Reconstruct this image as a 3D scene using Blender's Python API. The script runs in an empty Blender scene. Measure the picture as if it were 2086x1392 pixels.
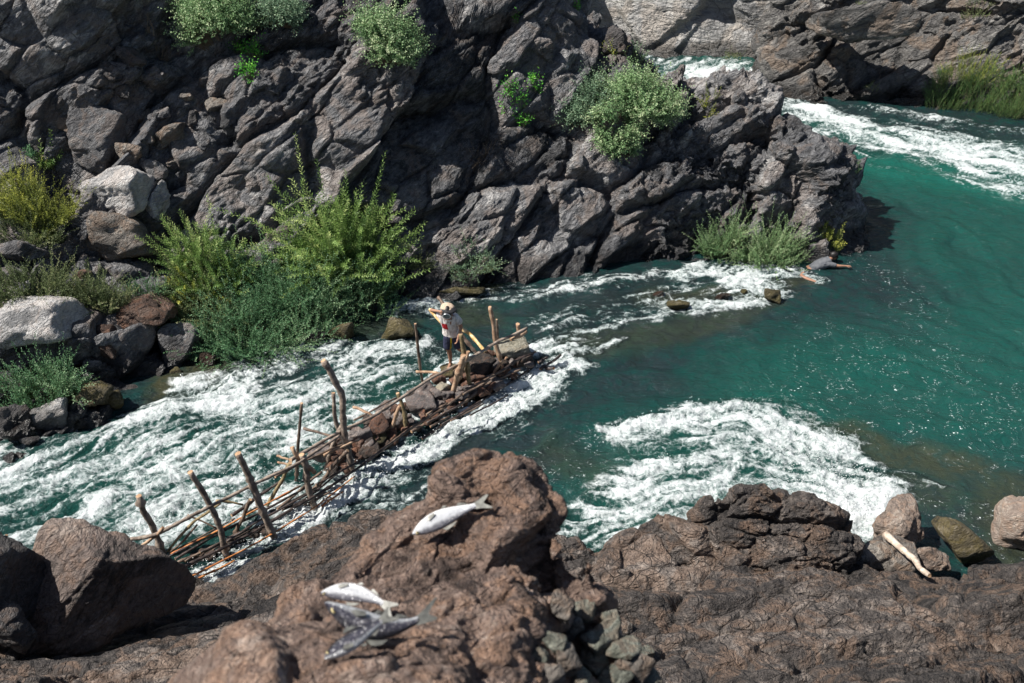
import bpy, bmesh, math, random
import numpy as np
from mathutils import Vector, Matrix, Quaternion
from mathutils.bvhtree import BVHTree

random.seed(7)
S = bpy.context.scene
COL = S.collection
PI = math.pi

# ------------------------------------------------------------------ camera
FPX, PITCH, CAMH = 2028.0, math.radians(32), 12.0
cam_d = bpy.data.cameras.new('camera'); cam = bpy.data.objects.new('camera', cam_d); COL.objects.link(cam)
cam.location = (0, 0, CAMH); cam.rotation_euler = (math.radians(90) - PITCH, 0, 0)
cam_d.sensor_width = 36; cam_d.lens = 36 * FPX / 2086; cam_d.clip_start = 0.1; cam_d.clip_end = 2000
cam_d.dof.use_dof = True; cam_d.dof.focus_distance = 20.5; cam_d.dof.aperture_fstop = 2.6
S.camera = cam
# ------------------------------------------------------------------ sky, sun, exposure
SUN_EL, SUN_AZ = math.radians(53), math.radians(-100)     # azimuth from +Y towards +X
TOSUN = Vector((math.sin(SUN_AZ) * math.cos(SUN_EL), math.cos(SUN_AZ) * math.cos(SUN_EL), math.sin(SUN_EL)))
w = bpy.data.worlds.new('World'); S.world = w; w.use_nodes = True
nt = w.node_tree; bg = nt.nodes['Background']
sky = nt.nodes.new('ShaderNodeTexSky'); sky.sky_type = 'NISHITA'; sky.sun_disc = False
sky.sun_elevation = SUN_EL; sky.sun_rotation = SUN_AZ
nt.links.new(sky.outputs[0], bg.inputs[0]); bg.inputs[1].default_value = 0.055
sd = bpy.data.lights.new('sun', 'SUN'); sd.energy = 5.0; sd.angle = math.radians(0.55); sd.color = (1, 0.95, 0.88)
so = bpy.data.objects.new('sun', sd); COL.objects.link(so); so.location = (-20, 20, 40)
so.rotation_euler = TOSUN.to_track_quat('Z', 'Y').to_euler()
S.view_settings.view_transform = 'Standard'; S.view_settings.look = 'None'
S.view_settings.gamma = 1; S.view_settings.exposure = 0.95

# ------------------------------------------------------------------ pixel -> world
def ray(px, py):
    a = (px - 1043) / FPX; b = (py - 696) / FPX
    f = np.array([0, math.cos(PITCH), -math.sin(PITCH)]); dn = np.array([0, -math.sin(PITCH), -math.cos(PITCH)])
    return f + b * dn + np.array([a, 0, 0])            # depth 1 along the view axis
CAM = np.array([0, 0, CAMH])
def at_z(px, py, z=0.0):
    r = ray(px, py); return CAM + r * ((z - CAMH) / r[2])
def at_y(px, py, y):
    r = ray(px, py); return CAM + r * (y / r[1])
def at_d(px, py, d): return CAM + ray(px, py) * d
def depth_of(p): return float(p[1] * math.cos(PITCH) + (CAMH - p[2]) * math.sin(PITCH))

# ------------------------------------------------------------------ numpy noise
_r = np.random.RandomState(3)
PERM = _r.permutation(256); PERM = np.concatenate([PERM, PERM, PERM]).astype(np.int64)
G3 = _r.normal(size=(256, 3)); G3 /= np.linalg.norm(G3, axis=1)[:, None]
RND = _r.rand(256, 7)
def hsh(i, j, k): return PERM[PERM[PERM[i & 255] + (j & 255)] + (k & 255)]
def perlin(p, seed=0):
    p = p + seed * 17.31
    i = np.floor(p).astype(np.int64); f = p - i
    u = f * f * f * (f * (f * 6 - 15) + 10)
    out = 0
    for dx in (0, 1):
        wx = u[:, 0] if dx else 1 - u[:, 0]
        for dy in (0, 1):
            wy = u[:, 1] if dy else 1 - u[:, 1]
            for dz in (0, 1):
                wz = u[:, 2] if dz else 1 - u[:, 2]
                g = G3[hsh(i[:, 0] + dx, i[:, 1] + dy, i[:, 2] + dz)]
                d = f - np.array([dx, dy, dz])
                out = out + wx * wy * wz * (g * d).sum(1)
    return out * 1.5
def fbm(p, oct=4, seed=0, ridged=False):
    a, s, t = 1.0, 0, 0
    for o in range(oct):
        n = perlin(p * 2.0 ** o, seed + o * 3)
        if ridged: n = 0.5 - np.abs(n) * 1.6
        s = s + a * n; t += a; a *= 0.5
    return s / t
def cells(p, seed=0, k=20.0):
    """nearest and second nearest jittered seed: F1, F2, random numbers of the cell, and the height of its tilted facet,
    eased into its neighbours' over about 1/k of a cell"""
    p = p + seed * 9.7
    i = np.floor(p).astype(np.int64)
    n = len(p); f1 = np.full(n, 9.0); f2 = np.full(n, 9.0); idd = np.zeros(n, np.int64); ws = np.full(n, 1e-30); hs = np.zeros(n)
    for dx in (-1, 0, 1):
        for dy in (-1, 0, 1):
            for dz in (-1, 0, 1):
                h = hsh(i[:, 0] + dx, i[:, 1] + dy, i[:, 2] + dz); rn = RND[h]
                v = p - (i + np.array([dx, dy, dz]) + 0.1 + 0.8 * rn[:, :3]); d = np.sqrt((v * v).sum(1))
                m = d < f1
                f2 = np.where(m, f1, np.minimum(f2, d)); f1 = np.where(m, d, f1); idd = np.where(m, h, idd)
                w_ = np.exp(-k * d); ws += w_; hs += w_ * ((rn[:, 6] - 0.5) + ((rn[:, 3:6] - 0.5) * 2 * v).sum(1))
    return f1, f2, RND[idd, 3:7], hs / ws
def sstep(a, b, x):
    t = np.clip((x - a) / (b - a), 0, 1); return t * t * (3 - 2 * t)
def rock_blocks(p, strata, sizes, amps, crack=1.0, stretch=(1, 1, 1), seed=0, warp=0.2, big=None, res=0.04, ksharp=0.8):
    """piecewise planar blocks with joints between them"""
    q = p @ strata.T
    q = q * np.array(stretch)
    big = big or sizes[0]
    q = q + np.stack([fbm(q / big * 1.1, 3, seed + k * 5) for k in range(3)], 1) * warp * big
    d = np.zeros(len(p)); tone = np.zeros(len(p))
    for k, (s, a) in enumerate(zip(sizes, amps)):
        f1, f2, h, v = cells(q / s, seed + k, float(np.clip(s / res * ksharp, 6, 32)))
        d += a * v
        d -= a * 0.45 * crack * np.exp(-((f2 - f1) / max(0.07, 1.2 * res / s)) ** 1.5)
        tone += (h[:, 3] + h[:, 0] - 1) * 0.5 / (k + 1)
    return d, tone
def rough(p, fine, seed):
    return fine * fbm(p / (fine * 9), 4, seed + 40, True) * 2.0 + fine * 2.2 * fbm(p / (fine * 30), 4, seed + 60)
class Rock:
    """two passes of blocks: large ones, then small ones measured on the already broken surface"""
    def __init__(s, strata, sizes, amps, crack=1.0, fine=0.03, stretch=(1, 1, 1), seed=0, warp=0.2, mask=None, extra=None, smooth=1, res=0.04, crag=0.05, ks=0.8):
        s.__dict__.update(locals())
    def one(s, p):
        d, t = rock_blocks(p, s.strata, s.sizes[:2], s.amps[:2], s.crack, s.stretch, s.seed, s.warp, None, s.res, s.ks)
        d = d * 1.0
        if s.extra: d = d + s.extra(p)
        return d, t
    def two(s, p):
        d, t = rock_blocks(p, s.strata, s.sizes[2:], s.amps[2:], s.crack, s.stretch, s.seed + 7, s.warp * 1.5, s.sizes[2], s.res, s.ks)
        d = d + rough(p, s.fine, s.seed) + s.crag * fbm((p @ s.strata.T) * np.array([0.8, 1.5, 2.2]) / (s.crag * 9), 4, s.seed + 70, True)
        k = 0.35 + 1.0 * sstep(-0.12, 0.25, fbm(p * 0.55, 3, s.seed + 90))
        if s.mask: k = k * s.mask(p)
        return d * k, t * 0.5

# ------------------------------------------------------------------ materials
class NT:
    def __init__(s, name):
        s.m = bpy.data.materials.new(name); s.m.use_nodes = True; s.t = s.m.node_tree; s.t.nodes.clear()
        s.out = s.n('ShaderNodeOutputMaterial')
    def n(s, kind, **kw):
        nd = s.t.nodes.new(kind)
        for k, v in kw.items(): setattr(nd, k, v)
        return nd
    def put(s, sock, v):
        if v is None: return
        if isinstance(v, bpy.types.NodeSocket): s.t.links.new(v, sock)
        else:
            if hasattr(sock, 'default_value') and isinstance(v, (tuple, list)) and len(v) == 3 and sock.type == 'RGBA': v = (*v, 1)
            sock.default_value = v
    def math(s, op, a, b=None, c=None, clamp=False):
        nd = s.n('ShaderNodeMath', operation=op); nd.use_clamp = clamp
        for k, v in enumerate((a, b, c)):
            if v is not None: s.put(nd.inputs[k], v)
        return nd.outputs[0]
    def mapr(s, v, a, b, c=0.0, d=1.0, smooth=True):
        nd = s.n('ShaderNodeMapRange'); nd.interpolation_type = 'SMOOTHSTEP' if smooth else 'LINEAR'
        for k, x in enumerate((v, a, b, c, d)): s.put(nd.inputs[k], x)
        return nd.outputs[0]
    def mix(s, f, a, b, mode='MIX'):
        nd = s.n('ShaderNodeMix', data_type='RGBA', blend_type=mode)
        s.put(nd.inputs[0], f); s.put(nd.inputs[6], a); s.put(nd.inputs[7], b); return nd.outputs[2]
    def obj(s):
        return s.n('ShaderNodeTexCoord').outputs['Object']
    def pos(s): return s.n('ShaderNodeNewGeometry').outputs['Position']
    def mapping(s, v, scale=(1, 1, 1), rot=(0, 0, 0), loc=(0, 0, 0)):
        nd = s.n('ShaderNodeMapping'); s.put(nd.inputs[0], v); nd.inputs[1].default_value = loc
        nd.inputs[2].default_value = rot; nd.inputs[3].default_value = scale; return nd.outputs[0]
    def noise(s, v, scale, detail=5, rough=0.6, dist=0.0):
        nd = s.n('ShaderNodeTexNoise'); s.put(nd.inputs['Vector'], v); nd.inputs['Scale'].default_value = scale
        nd.inputs['Detail'].default_value = detail; nd.inputs['Roughness'].default_value = rough
        nd.inputs['Distortion'].default_value = dist; return nd.outputs['Fac']
    def ridge(s, v, scale, detail=6, off=1.0, gain=2.0):
        nd = s.n('ShaderNodeTexNoise'); nd.noise_type = 'RIDGED_MULTIFRACTAL'; nd.normalize = True; s.put(nd.inputs['Vector'], v)
        nd.inputs['Scale'].default_value = scale; nd.inputs['Detail'].default_value = detail; nd.inputs['Roughness'].default_value = 0.62
        nd.inputs['Offset'].default_value = off; nd.inputs['Gain'].default_value = gain; nd.inputs['Distortion'].default_value = 0.25
        return nd.outputs['Fac']
    def voro(s, v, scale, feature='F1', rand=1.0):
        nd = s.n('ShaderNodeTexVoronoi', feature=feature); s.put(nd.inputs['Vector'], v)
        nd.inputs['Scale'].default_value = scale; nd.inputs['Randomness'].default_value = rand
        return nd.outputs['Distance']
    def attr(s, name):
        nd = s.n('ShaderNodeAttribute'); nd.attribute_name = name; return nd.outputs['Fac']
    def bump(s, h, dist, strength=1.0, normal=None):
        nd = s.n('ShaderNodeBump'); s.put(nd.inputs['Height'], h); nd.inputs['Distance'].default_value = dist
        nd.inputs['Strength'].default_value = strength
        if normal is not None: s.put(nd.inputs['Normal'], normal)
        return nd.outputs[0]
    def bsdf(s, color, rough=0.8, normal=None, spec=0.3, **kw):
        nd = s.n('ShaderNodeBsdfPrincipled'); s.put(nd.inputs['Base Color'], color); s.put(nd.inputs['Roughness'], rough)
        s.put(nd.inputs['Specular IOR Level'], spec)
        if normal is not None: s.put(nd.inputs['Normal'], normal)
        for k, v in kw.items(): s.put(nd.inputs[k.replace('_', ' ')], v)
        return nd.outputs[0]
    def end(s, sh): s.t.links.new(sh, s.out.inputs[0]); return s.m

def rock_material(name, dark, mid, light, warm, scale=1.0, warm_amt=0.5, wet=True, bump=1.0, world=True, vein=0.25, strata=(0, 0.6, 0.3), moss=0.0, cracks=.6):
    t = NT(name); v = t.pos() if world else t.obj()
    vs = t.mapping(t.mapping(v, (1, 1, 1), strata), (0.8, 1, 2.1))
    n1 = t.noise(v, 0.9 * scale, 6, 0.62, 0.4); n2 = t.noise(vs, 4.5 * scale, 7, 0.68, 0.6); n3 = t.noise(v, 26 * scale, 5, 0.7)
    n4 = t.noise(t.mapping(v, (1, 1, 1), (0, 0, 0), (7, 3, 1)), 1.7 * scale, 6, 0.6, 1.0)
    tone = t.attr('tone')
    k = t.math('ADD', t.math('MULTIPLY', n1, 0.45), t.math('MULTIPLY', n2, 0.55))
    k = t.math('ADD', k, t.math('MULTIPLY', tone, 0.16))
    c = t.mix(t.mapr(k, 0.36, 0.52), dark, mid)
    c = t.mix(t.mapr(k, 0.52, 0.68), c, light)
    wm = t.math('MULTIPLY', t.mapr(t.math('ADD', n4, t.math('MULTIPLY', tone, 0.1)), 0.47, 0.62), warm_amt)
    c = t.mix(wm, c, warm)
    c = t.mix(t.math('MULTIPLY', t.mapr(n3, 0.58, 0.72), 0.45), c, light)
    c = t.mix(t.math('MULTIPLY', t.mapr(n3, 0.44, 0.3), 0.5), c, dark)
    cr = t.voro(t.mapping(t.n('ShaderNodeVectorMath').outputs[0] if False else vs, (1, 1, 1)), 2.4 * scale, 'DISTANCE_TO_EDGE')
    crf = t.mapr(cr, 0.0, 0.035)
    crd = t.math('MULTIPLY', t.math('SUBTRACT', 1.0, crf), t.mapr(n1, 0.42, 0.6))
    c = t.mix(t.math('MULTIPLY', crd, cracks), c, tuple(x * 0.3 for x in dark))
    if vein:
        vn = t.math('ABSOLUTE', t.math('SUBTRACT', t.noise(vs, 2.2 * scale, 4, 0.55, 1.2), 0.5))
        c = t.mix(t.math('MULTIPLY', t.mapr(vn, 0.012, 0.0), vein), c, light)
    rough = 0.78
    if moss:
        sep = t.n('ShaderNodeSeparateXYZ'); t.put(sep.inputs[0], t.n('ShaderNodeNewGeometry').outputs['Position'])
        f = t.math('MULTIPLY', t.mapr(t.math('ADD', sep.outputs[2], t.math('MULTIPLY', n2, 0.5)), 0.75, 0.3), moss)
        c = t.mix(f, c, (0.06, 0.052, 0.012))
    if wet:
        sep = t.n('ShaderNodeSeparateXYZ'); t.put(sep.inputs[0], t.n('ShaderNodeNewGeometry').outputs['Position'])
        wz = t.math('SUBTRACT', sep.outputs[2], t.math('MULTIPLY', n1, 0.7))
        f = t.mapr(wz, 0.26, -0.04)
        c = t.mix(t.math('MULTIPLY', f, 0.72), c, tuple(x * 0.12 for x in mid))
        rough = t.mapr(f, 0, 1, 0.78, 0.3)
    h = t.math('ADD', t.math('MULTIPLY', n2, 0.6), t.math('MULTIPLY', n3, 0.22))
    h = t.math('ADD', h, t.math('MULTIPLY', crf, 0.22))
    rg = t.ridge(vs, 3.2 * scale); rg2 = t.ridge(v, 11 * scale, 4)
    fc = t.n('ShaderNodeTexVoronoi', feature='F1'); t.put(fc.inputs['Vector'], vs); fc.inputs['Scale'].default_value = 7 * scale
    h = t.math('ADD', h, t.math('ADD', t.math('MULTIPLY', rg, 0.5), t.math('MULTIPLY', rg2, 0.16)))
    h = t.math('SUBTRACT', h, t.math('MULTIPLY', fc.outputs['Distance'], 0.22))
    h = t.math('ADD', h, t.math('MULTIPLY', t.noise(vs, 12 * scale, 6, 0.7, 0.8), 0.4))
    nb = t.bump(h, 0.16 * bump / scale, 1.0)
    return t.end(t.bsdf(c, rough, nb, 0.35))

def simple(name, col, col2=None, rough=0.8, scale=20, bump=0.0, spec=0.3, stretch=(1, 1, 1), **kw):
    t = NT(name); v = t.mapping(t.obj(), stretch); n = t.noise(v, scale, 4, 0.6)
    c = t.mix(t.mapr(n, 0.35, 0.65), col, col2 if col2 else col)
    nb = t.bump(n, bump) if bump else None
    return t.end(t.bsdf(c, rough, nb, spec, **kw))

# ------------------------------------------------------------------ object helpers
def tag(o, label=None, cat=None, group=None, kind=None):
    if label: o['label'] = label
    if cat: o['category'] = cat
    if group: o['group'] = group
    if kind: o['kind'] = kind
    return o
def link(name, me, mat=None, parent=None, loc=None):
    o = bpy.data.objects.new(name, me); COL.objects.link(o)
    if mat:
        for m in (mat if isinstance(mat, (list, tuple)) else [mat]): me.materials.append(m)
    if parent: o.parent = parent
    if loc is not None: o.location = tuple(float(c) for c in loc)
    return o
def empty(name, loc, label, cat, group=None):
    o = bpy.data.objects.new(name, None); COL.objects.link(o); o.location = tuple(float(c) for c in loc)
    o.empty_display_size = 0.2
    return tag(o, label, cat, group)
def mesh_np(name, verts, faces, smooth=True, attrs=None, mats=None):
    verts = np.asarray(verts, np.float32); faces = np.asarray(faces, np.int32)
    me = bpy.data.meshes.new(name); nf, k = faces.shape
    me.vertices.add(len(verts)); me.vertices.foreach_set('co', verts.ravel())
    me.loops.add(nf * k); me.loops.foreach_set('vertex_index', faces.ravel())
    me.polygons.add(nf); me.polygons.foreach_set('loop_start', np.arange(0, nf * k, k, dtype=np.int32))
    me.polygons.foreach_set('loop_total', np.full(nf, k, np.int32))
    me.polygons.foreach_set('use_smooth', np.full(nf, smooth, bool))
    if mats is not None: me.polygons.foreach_set('material_index', np.asarray(mats, np.int32))
    for a, val in (attrs or {}).items():
        at = me.attributes.new(a, 'FLOAT', 'POINT'); at.data.foreach_set('value', np.asarray(val, np.float32))
    me.update(); return me
def grid_faces(R, C):
    i = np.arange(R * C).reshape(R, C)
    return np.stack([i[:-1, :-1], i[:-1, 1:], i[1:, 1:], i[1:, :-1]], -1).reshape(-1, 4)
def grid_normals(P):
    a = np.gradient(P, axis=1); b = np.gradient(P, axis=0)
    n = np.cross(a, b); n /= np.linalg.norm(n, axis=2)[..., None] + 1e-9
    n[n[..., 2] < 0] *= -1
    return n
def rotm(ax, ay, az):
    return np.array((Matrix.Rotation(az, 3, 'Z') @ Matrix.Rotation(ay, 3, 'Y') @ Matrix.Rotation(ax, 3, 'X')))

# ------------------------------------------------------------------ terrain: smooth height field through control points, then broken rock
def rbf(pts):
    pts = np.array(pts, float); xy, z = pts[:, :2], pts[:, 2]
    d = np.linalg.norm(xy[:, None] - xy[None], axis=2)
    n = len(pts); A = np.zeros((n + 3, n + 3)); A[:n, :n] = -d - 0.02 * np.eye(n)
    A[:n, n] = 1; A[:n, n + 1:] = xy; A[n, :n] = 1; A[n + 1:, :n] = xy.T
    s = np.linalg.solve(A, np.concatenate([z, [0, 0, 0]]))
    def f(X, Y):
        q = np.stack([X.ravel(), Y.ravel()], 1); out = np.empty(len(q))
        for k in range(0, len(q), 40000):
            c = q[k:k + 40000]; dd = np.linalg.norm(c[:, None] - xy[None], axis=2)
            out[k:k + 40000] = -dd @ s[:n] + s[n] + c @ s[n + 1:]
        return out.reshape(X.shape)
    return f
def chain(px, py, z, steps):
    """control points up a column: each step is (px, py, slope in degrees) from the point before"""
    p = at_z(px, py, z); out = [p]
    for (qx, qy, sl) in steps:
        r = ray(qx, qy); t = math.tan(math.radians(sl))
        # find s: (z0 + t*(r1*s - y0)) = H + r2*s
        s = (CAMH - p[2] + t * p[1]) / (t * r[1] - r[2])
        p = CAM + r * s; out.append(p)
    return [tuple(q) for q in out]
BVHS = []
def terrain(name, ctrl, urange, yrange, cols, rows, disp, mat, fan=True, back=0.35, clampz=None, lowpass=0):
    f = rbf(ctrl)
    u = np.linspace(*urange, cols); yf = np.linspace(*yrange, 260)
    uc = np.linspace(*urange, 160)
    UC, YC = np.meshgrid(uc, yf); XC = UC * YC if fan else UC
    H = f(XC, YC)
    if clampz: H = np.clip(H, *clampz)
    # interpolate columns
    ci = np.clip(np.searchsorted(uc, u) - 1, 0, len(uc) - 2); ft = (u - uc[ci]) / (uc[ci + 1] - uc[ci])
    H = H[:, ci] * (1 - ft) + H[:, ci + 1] * ft
    dz = np.diff(H, axis=0); dy = np.diff(yf)[:, None]
    seg = np.sqrt(dz * dz + dy * dy) * np.where(dz < -0.6 * dy, back, 1.0) * np.where(H[1:] < -0.4, 0.3, 1.0) / (YC[1:, :1] if fan else 1)
    fz = H[1:] - CAMH; dpc = YC[1:, :1] * math.cos(PITCH) - fz * math.sin(PITCH); vvc = (-YC[1:, :1] * math.sin(PITCH) - fz * math.cos(PITCH)) / np.maximum(dpc, .3)
    seg = seg * np.where(np.abs(vvc) < .42, 1.0, .08)
    pad = np.pad(seg, ((0, 0), (30, 30)), mode='edge'); cs = np.cumsum(np.pad(pad, ((0, 0), (1, 0))), axis=1); seg = (cs[:, 61:] - cs[:, :-61]) / 61
    arc = np.concatenate([np.zeros((1, cols)), np.cumsum(seg, 0)], 0); arc /= arc[-1:]
    r0 = int(rows * 0.8); tt = np.linspace(0, 1, r0); Yg = np.empty((r0, cols)); Zg = np.empty((r0, cols))
    for c in range(cols):
        Yg[:, c] = np.interp(tt, arc[:, c], yf); Zg[:, c] = np.interp(Yg[:, c], yf, H[:, c])
    Xg = u[None] * Yg if fan else np.broadcast_to(u[None], Yg.shape)
    P = np.stack([Xg, Yg, Zg], 2); N = grid_normals(P)
    for _ in range(6):                                       # steady normals
        N[1:-1, 1:-1] = (N[1:-1, 1:-1] + N[:-2, 1:-1] + N[2:, 1:-1] + N[1:-1, :-2] + N[1:-1, 2:]) / 5
    N /= np.linalg.norm(N, axis=2)[..., None]
    def wgt(P_):                                              # finer where it is near and in view
        f_ = P_ - np.array([0, 0, CAMH]); dp = f_[..., 1] * math.cos(PITCH) - f_[..., 2] * math.sin(PITCH)
        vv = (-f_[..., 1] * math.sin(PITCH) - f_[..., 2] * math.cos(PITCH)) / np.maximum(dp, .3)
        return np.where((np.abs(vv) < .42) & (P_[..., 2] > -.5), 1.0, .03) / np.maximum(dp, 2.0)
    # first look at where the blocks step, gather rows there, then break the surface exactly at those rows
    d, _t = disp.one(P.reshape(-1, 3)); Q1 = P + N * d.reshape(r0, cols, 1)
    sg = np.linalg.norm(np.diff(Q1, axis=0), axis=2) * wgt(P[1:]) * np.where(np.diff(P[..., 2], axis=0) < -0.6 * np.diff(P[..., 1], axis=0), back, 1.0)
    k9 = 41; pad = np.pad(sg, ((0, 0), (20, 20)), mode='edge'); cs = np.cumsum(np.pad(pad, ((0, 0), (1, 0))), axis=1); sg = (cs[:, k9:] - cs[:, :-k9]) / k9
    cu_ = np.concatenate([np.zeros((1, cols)), np.cumsum(sg, 0)], 0); cu_ /= cu_[-1:]
    t2_ = np.linspace(0, 1, rows); PB = np.empty((rows, cols, 3)); NB = np.empty((rows, cols, 3))
    for c in range(cols):
        for k in range(3):
            PB[:, c, k] = np.interp(t2_, cu_[:, c], P[:, c, k]); NB[:, c, k] = np.interp(t2_, cu_[:, c], N[:, c, k])
    P, N = PB, NB; N /= np.linalg.norm(N, axis=2)[..., None]
    d, tone = disp.one(P.reshape(-1, 3)); P = P + N * d.reshape(rows, cols, 1)
    ln = np.linalg.norm(np.gradient(P, axis=0), axis=2); lc_ = np.linalg.norm(np.gradient(P, axis=1), axis=2); ln = np.maximum(ln, lc_ * np.median(ln) / np.median(lc_)); ms = np.clip(ln / (np.median(ln[ln > 0]) * 2.2) - .6, 0, 1)[1:-1, 1:-1, None] * .8
    for _ in range(disp.smooth * 5):                          # ease the stretched step faces
        av = (P[:-2, 1:-1] + P[2:, 1:-1] + P[1:-1, :-2] * 1.5 + P[1:-1, 2:] * 1.5) / 5; P[1:-1, 1:-1] += (av - P[1:-1, 1:-1]) * ms
    N2 = grid_normals(P)
    for _ in range(3): N2[1:-1, 1:-1] = (N2[1:-1, 1:-1] + N2[:-2, 1:-1] + N2[2:, 1:-1] + N2[1:-1, :-2] + N2[1:-1, 2:]) / 5
    N2 = N2 + N * 0.5; N2 /= np.linalg.norm(N2, axis=2)[..., None]
    d, t2 = disp.two(P.reshape(-1, 3)); tone = tone + t2
    P = P + N2 * d.reshape(rows, cols, 1)
    me = mesh_np(name, P.reshape(-1, 3), grid_faces(rows, cols), True, {'tone': tone})
    o = link(name, me, mat)
    Q = P[::3, ::3]; qf = grid_faces(*Q.shape[:2])
    BVHS.append(BVHTree.FromPolygons([tuple(v) for v in Q.reshape(-1, 3)], [tuple(int(i) for i in g) for g in qf]))
    return o
def hit(px, py, default_z=0.0):
    r = Vector(ray(px, py)).normalized(); best = None
    for b in BVHS:
        h = b.ray_cast(Vector(CAM), r)
        if h[0] is not None and (best is None or h[3] < best[1]): best = (h[0], h[3])
    wz = at_z(px, py, default_z)
    if best is None or (Vector(wz) - Vector(CAM)).length < best[1]: return np.array(wz)
    return np.array(best[0])
def ground(x, y, top=30.0):
    best = -0.3
    for b in BVHS:
        h = b.ray_cast(Vector((x, y, top)), Vector((0, 0, -1)))
        if h[0] is not None and h[0].z > best: best = h[0].z
    return best

# rock materials
M_CLIFF = rock_material('cliff_rock', (0.032, 0.033, 0.036), (0.145, 0.147, 0.155), (0.50, 0.49, 0.48), (0.27, 0.205, 0.165), 0.9, 0.4, strata=(0, 0.65, 0.2))
M_FAR = rock_material('far_cliff_rock', (0.04, 0.04, 0.04), (0.14, 0.135, 0.13), (0.38, 0.37, 0.345), (0.24, 0.165, 0.11), 0.6, 0.5, strata=(0, 0.5, 0))
M_WALL = rock_material('pale_wall_rock', (0.20, 0.20, 0.20), (0.40, 0.395, 0.385), (0.58, 0.57, 0.54), (0.44, 0.36, 0.28), 0.5, 0.4, strata=(0, -0.14, 0))
M_BANK = rock_material('bank_rock', (0.022, 0.020, 0.020), (0.085, 0.074, 0.068), (0.32, 0.27, 0.235), (0.26, 0.165, 0.11), 1.3, 0.5, strata=(0, -0.17, -0.4), cracks=.95, bump=1.3)
M_OUT = rock_material('outcrop_rock', (0.045, 0.030, 0.025), (0.25, 0.175, 0.14), (0.56, 0.45, 0.38), (0.34, 0.20, 0.125), 2.6, 0.6, wet=False, strata=(0, -0.26, -0.7), bump=1.2)

STR = rotm(0, math.radians(38), math.radians(-10))
d_cliff = Rock(STR, (2.6, 0.95, 0.34, 0.13), (0.85, 0.27, 0.13, 0.055), 1.2, 0.03, (0.6, 1, 1.3), 1, 0.22,
               mask=lambda p: 0.75 + 0.75 * sstep(0, 5, p[:, 0]), extra=lambda p: 0.16 * fbm(p * 1.3, 4, 77, True) * sstep(-4, 4, p[:, 0]))

M_ctrl = []
M_ctrl += chain(-330, 960, 0, [(-300, 700, 25), (-300, 500, 25), (-300, 340, 35), (-300, 100, 70), (-300, -60, 60)])
M_ctrl += chain(0, 925, 0, [(0, 760, 25), (0, 520, 25), (0, 350, 30), (0, 170, 72), (0, 0, 66), (0, -90, 55)])
M_ctrl += chain(180, 870, 0, [(160, 700, 30), (150, 480, 25), (150, 335, 38), (150, 170, 70), (150, 0, 66), (150, -90, 55)])
M_ctrl += chain(330, 770, 0, [(330, 600, 30), (330, 440, 30), (330, 330, 48), (330, 170, 55), (330, 0, 62), (330, -90, 50)])
M_ctrl += chain(500, 712, 0, [(500, 600, 28), (520, 470, 35), (520, 300, 70), (500, 150, 60), (500, 20, 42), (500, -90, 50)])
M_ctrl += chain(700, 645, 0, [(700, 520, 35), (700, 440, 55), (700, 250, 70), (720, 100, 62), (720, 0, 50), (720, -90, 45)])
M_ctrl += chain(850, 590, 0, [(850, 520, 42), (850, 350, 66), (850, 180, 66), (850, 0, 60), (850, -90, 45)])
M_ctrl += chain(1050, 565, 0, [(1050, 450, 62), (1050, 330, 54), (1050, 200, 60), (1050, 80, 70), (1050, -20, 62), (1050, -100, 45)])
M_ctrl += chain(1180, 552, 0, [(1180, 400, 64), (1180, 290, 48), (1180, 200, 42), (1170, 100, 70), (1150, -20, 66)])
M_ctrl += chain(1350, 545, 0, [(1350, 400, 64), (1350, 290, 46), (1330, 225, 34)])
M_ctrl += chain(1500, 545, 0, [(1500, 400, 62), (1500, 260, 52), (1500, 165, 46)])
M_ctrl += chain(1640, 550, 0, [(1640, 400, 62), (1640, 255, 52)])
M_ctrl += chain(1745, 505, 0, [(1740, 400, 62)])
M_ctrl += [tuple(at_y(1285, 112, 26.6)), tuple(at_y(1225, 60, 27.2)), tuple(at_y(1185, 0, 27.5)), tuple(at_y(1405, 232, 25.6)), tuple(at_y(1455, 215, 25.6)), tuple(at_y(1590, 205, 25.4)), tuple(at_y(1705, 315, 24.9))]
# under water in front
for q in [(-330, 1010), (0, 975), (180, 920), (330, 820), (500, 755), (700, 685), (850, 625), (1050, 595), (1180, 582), (1350, 575), (1500, 575), (1640, 580), (1760, 540), (1800, 470)]:
    x, y, _ = at_z(q[0], q[1], 0); M_ctrl.append((x, y, -1.2))
# far side falls to the upper river
M_ctrl += [(10.2, 24.8, -0.8), (10.0, 27.0, -1.5), (9.2, 30.5, -1.5), (7.0, 32.5, -1.5), (5.6, 33.0, -1.2), (4.6, 35.0, -1.5), (12, 30, -2.5), (9, 36, -2.5)]
M_ctrl += [(4.2, 32.3, 0.6), (3.2, 36, 1.5), (2.5, 40, 2), (-4, 40, 8.5), (-20, 40, 11), (-32, 34, 10)]
terrain('cliff', M_ctrl, (-0.98, 0.60), (12.5, 40), 900, 520, d_cliff, M_CLIFF).__setitem__('kind', 'structure')

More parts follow.
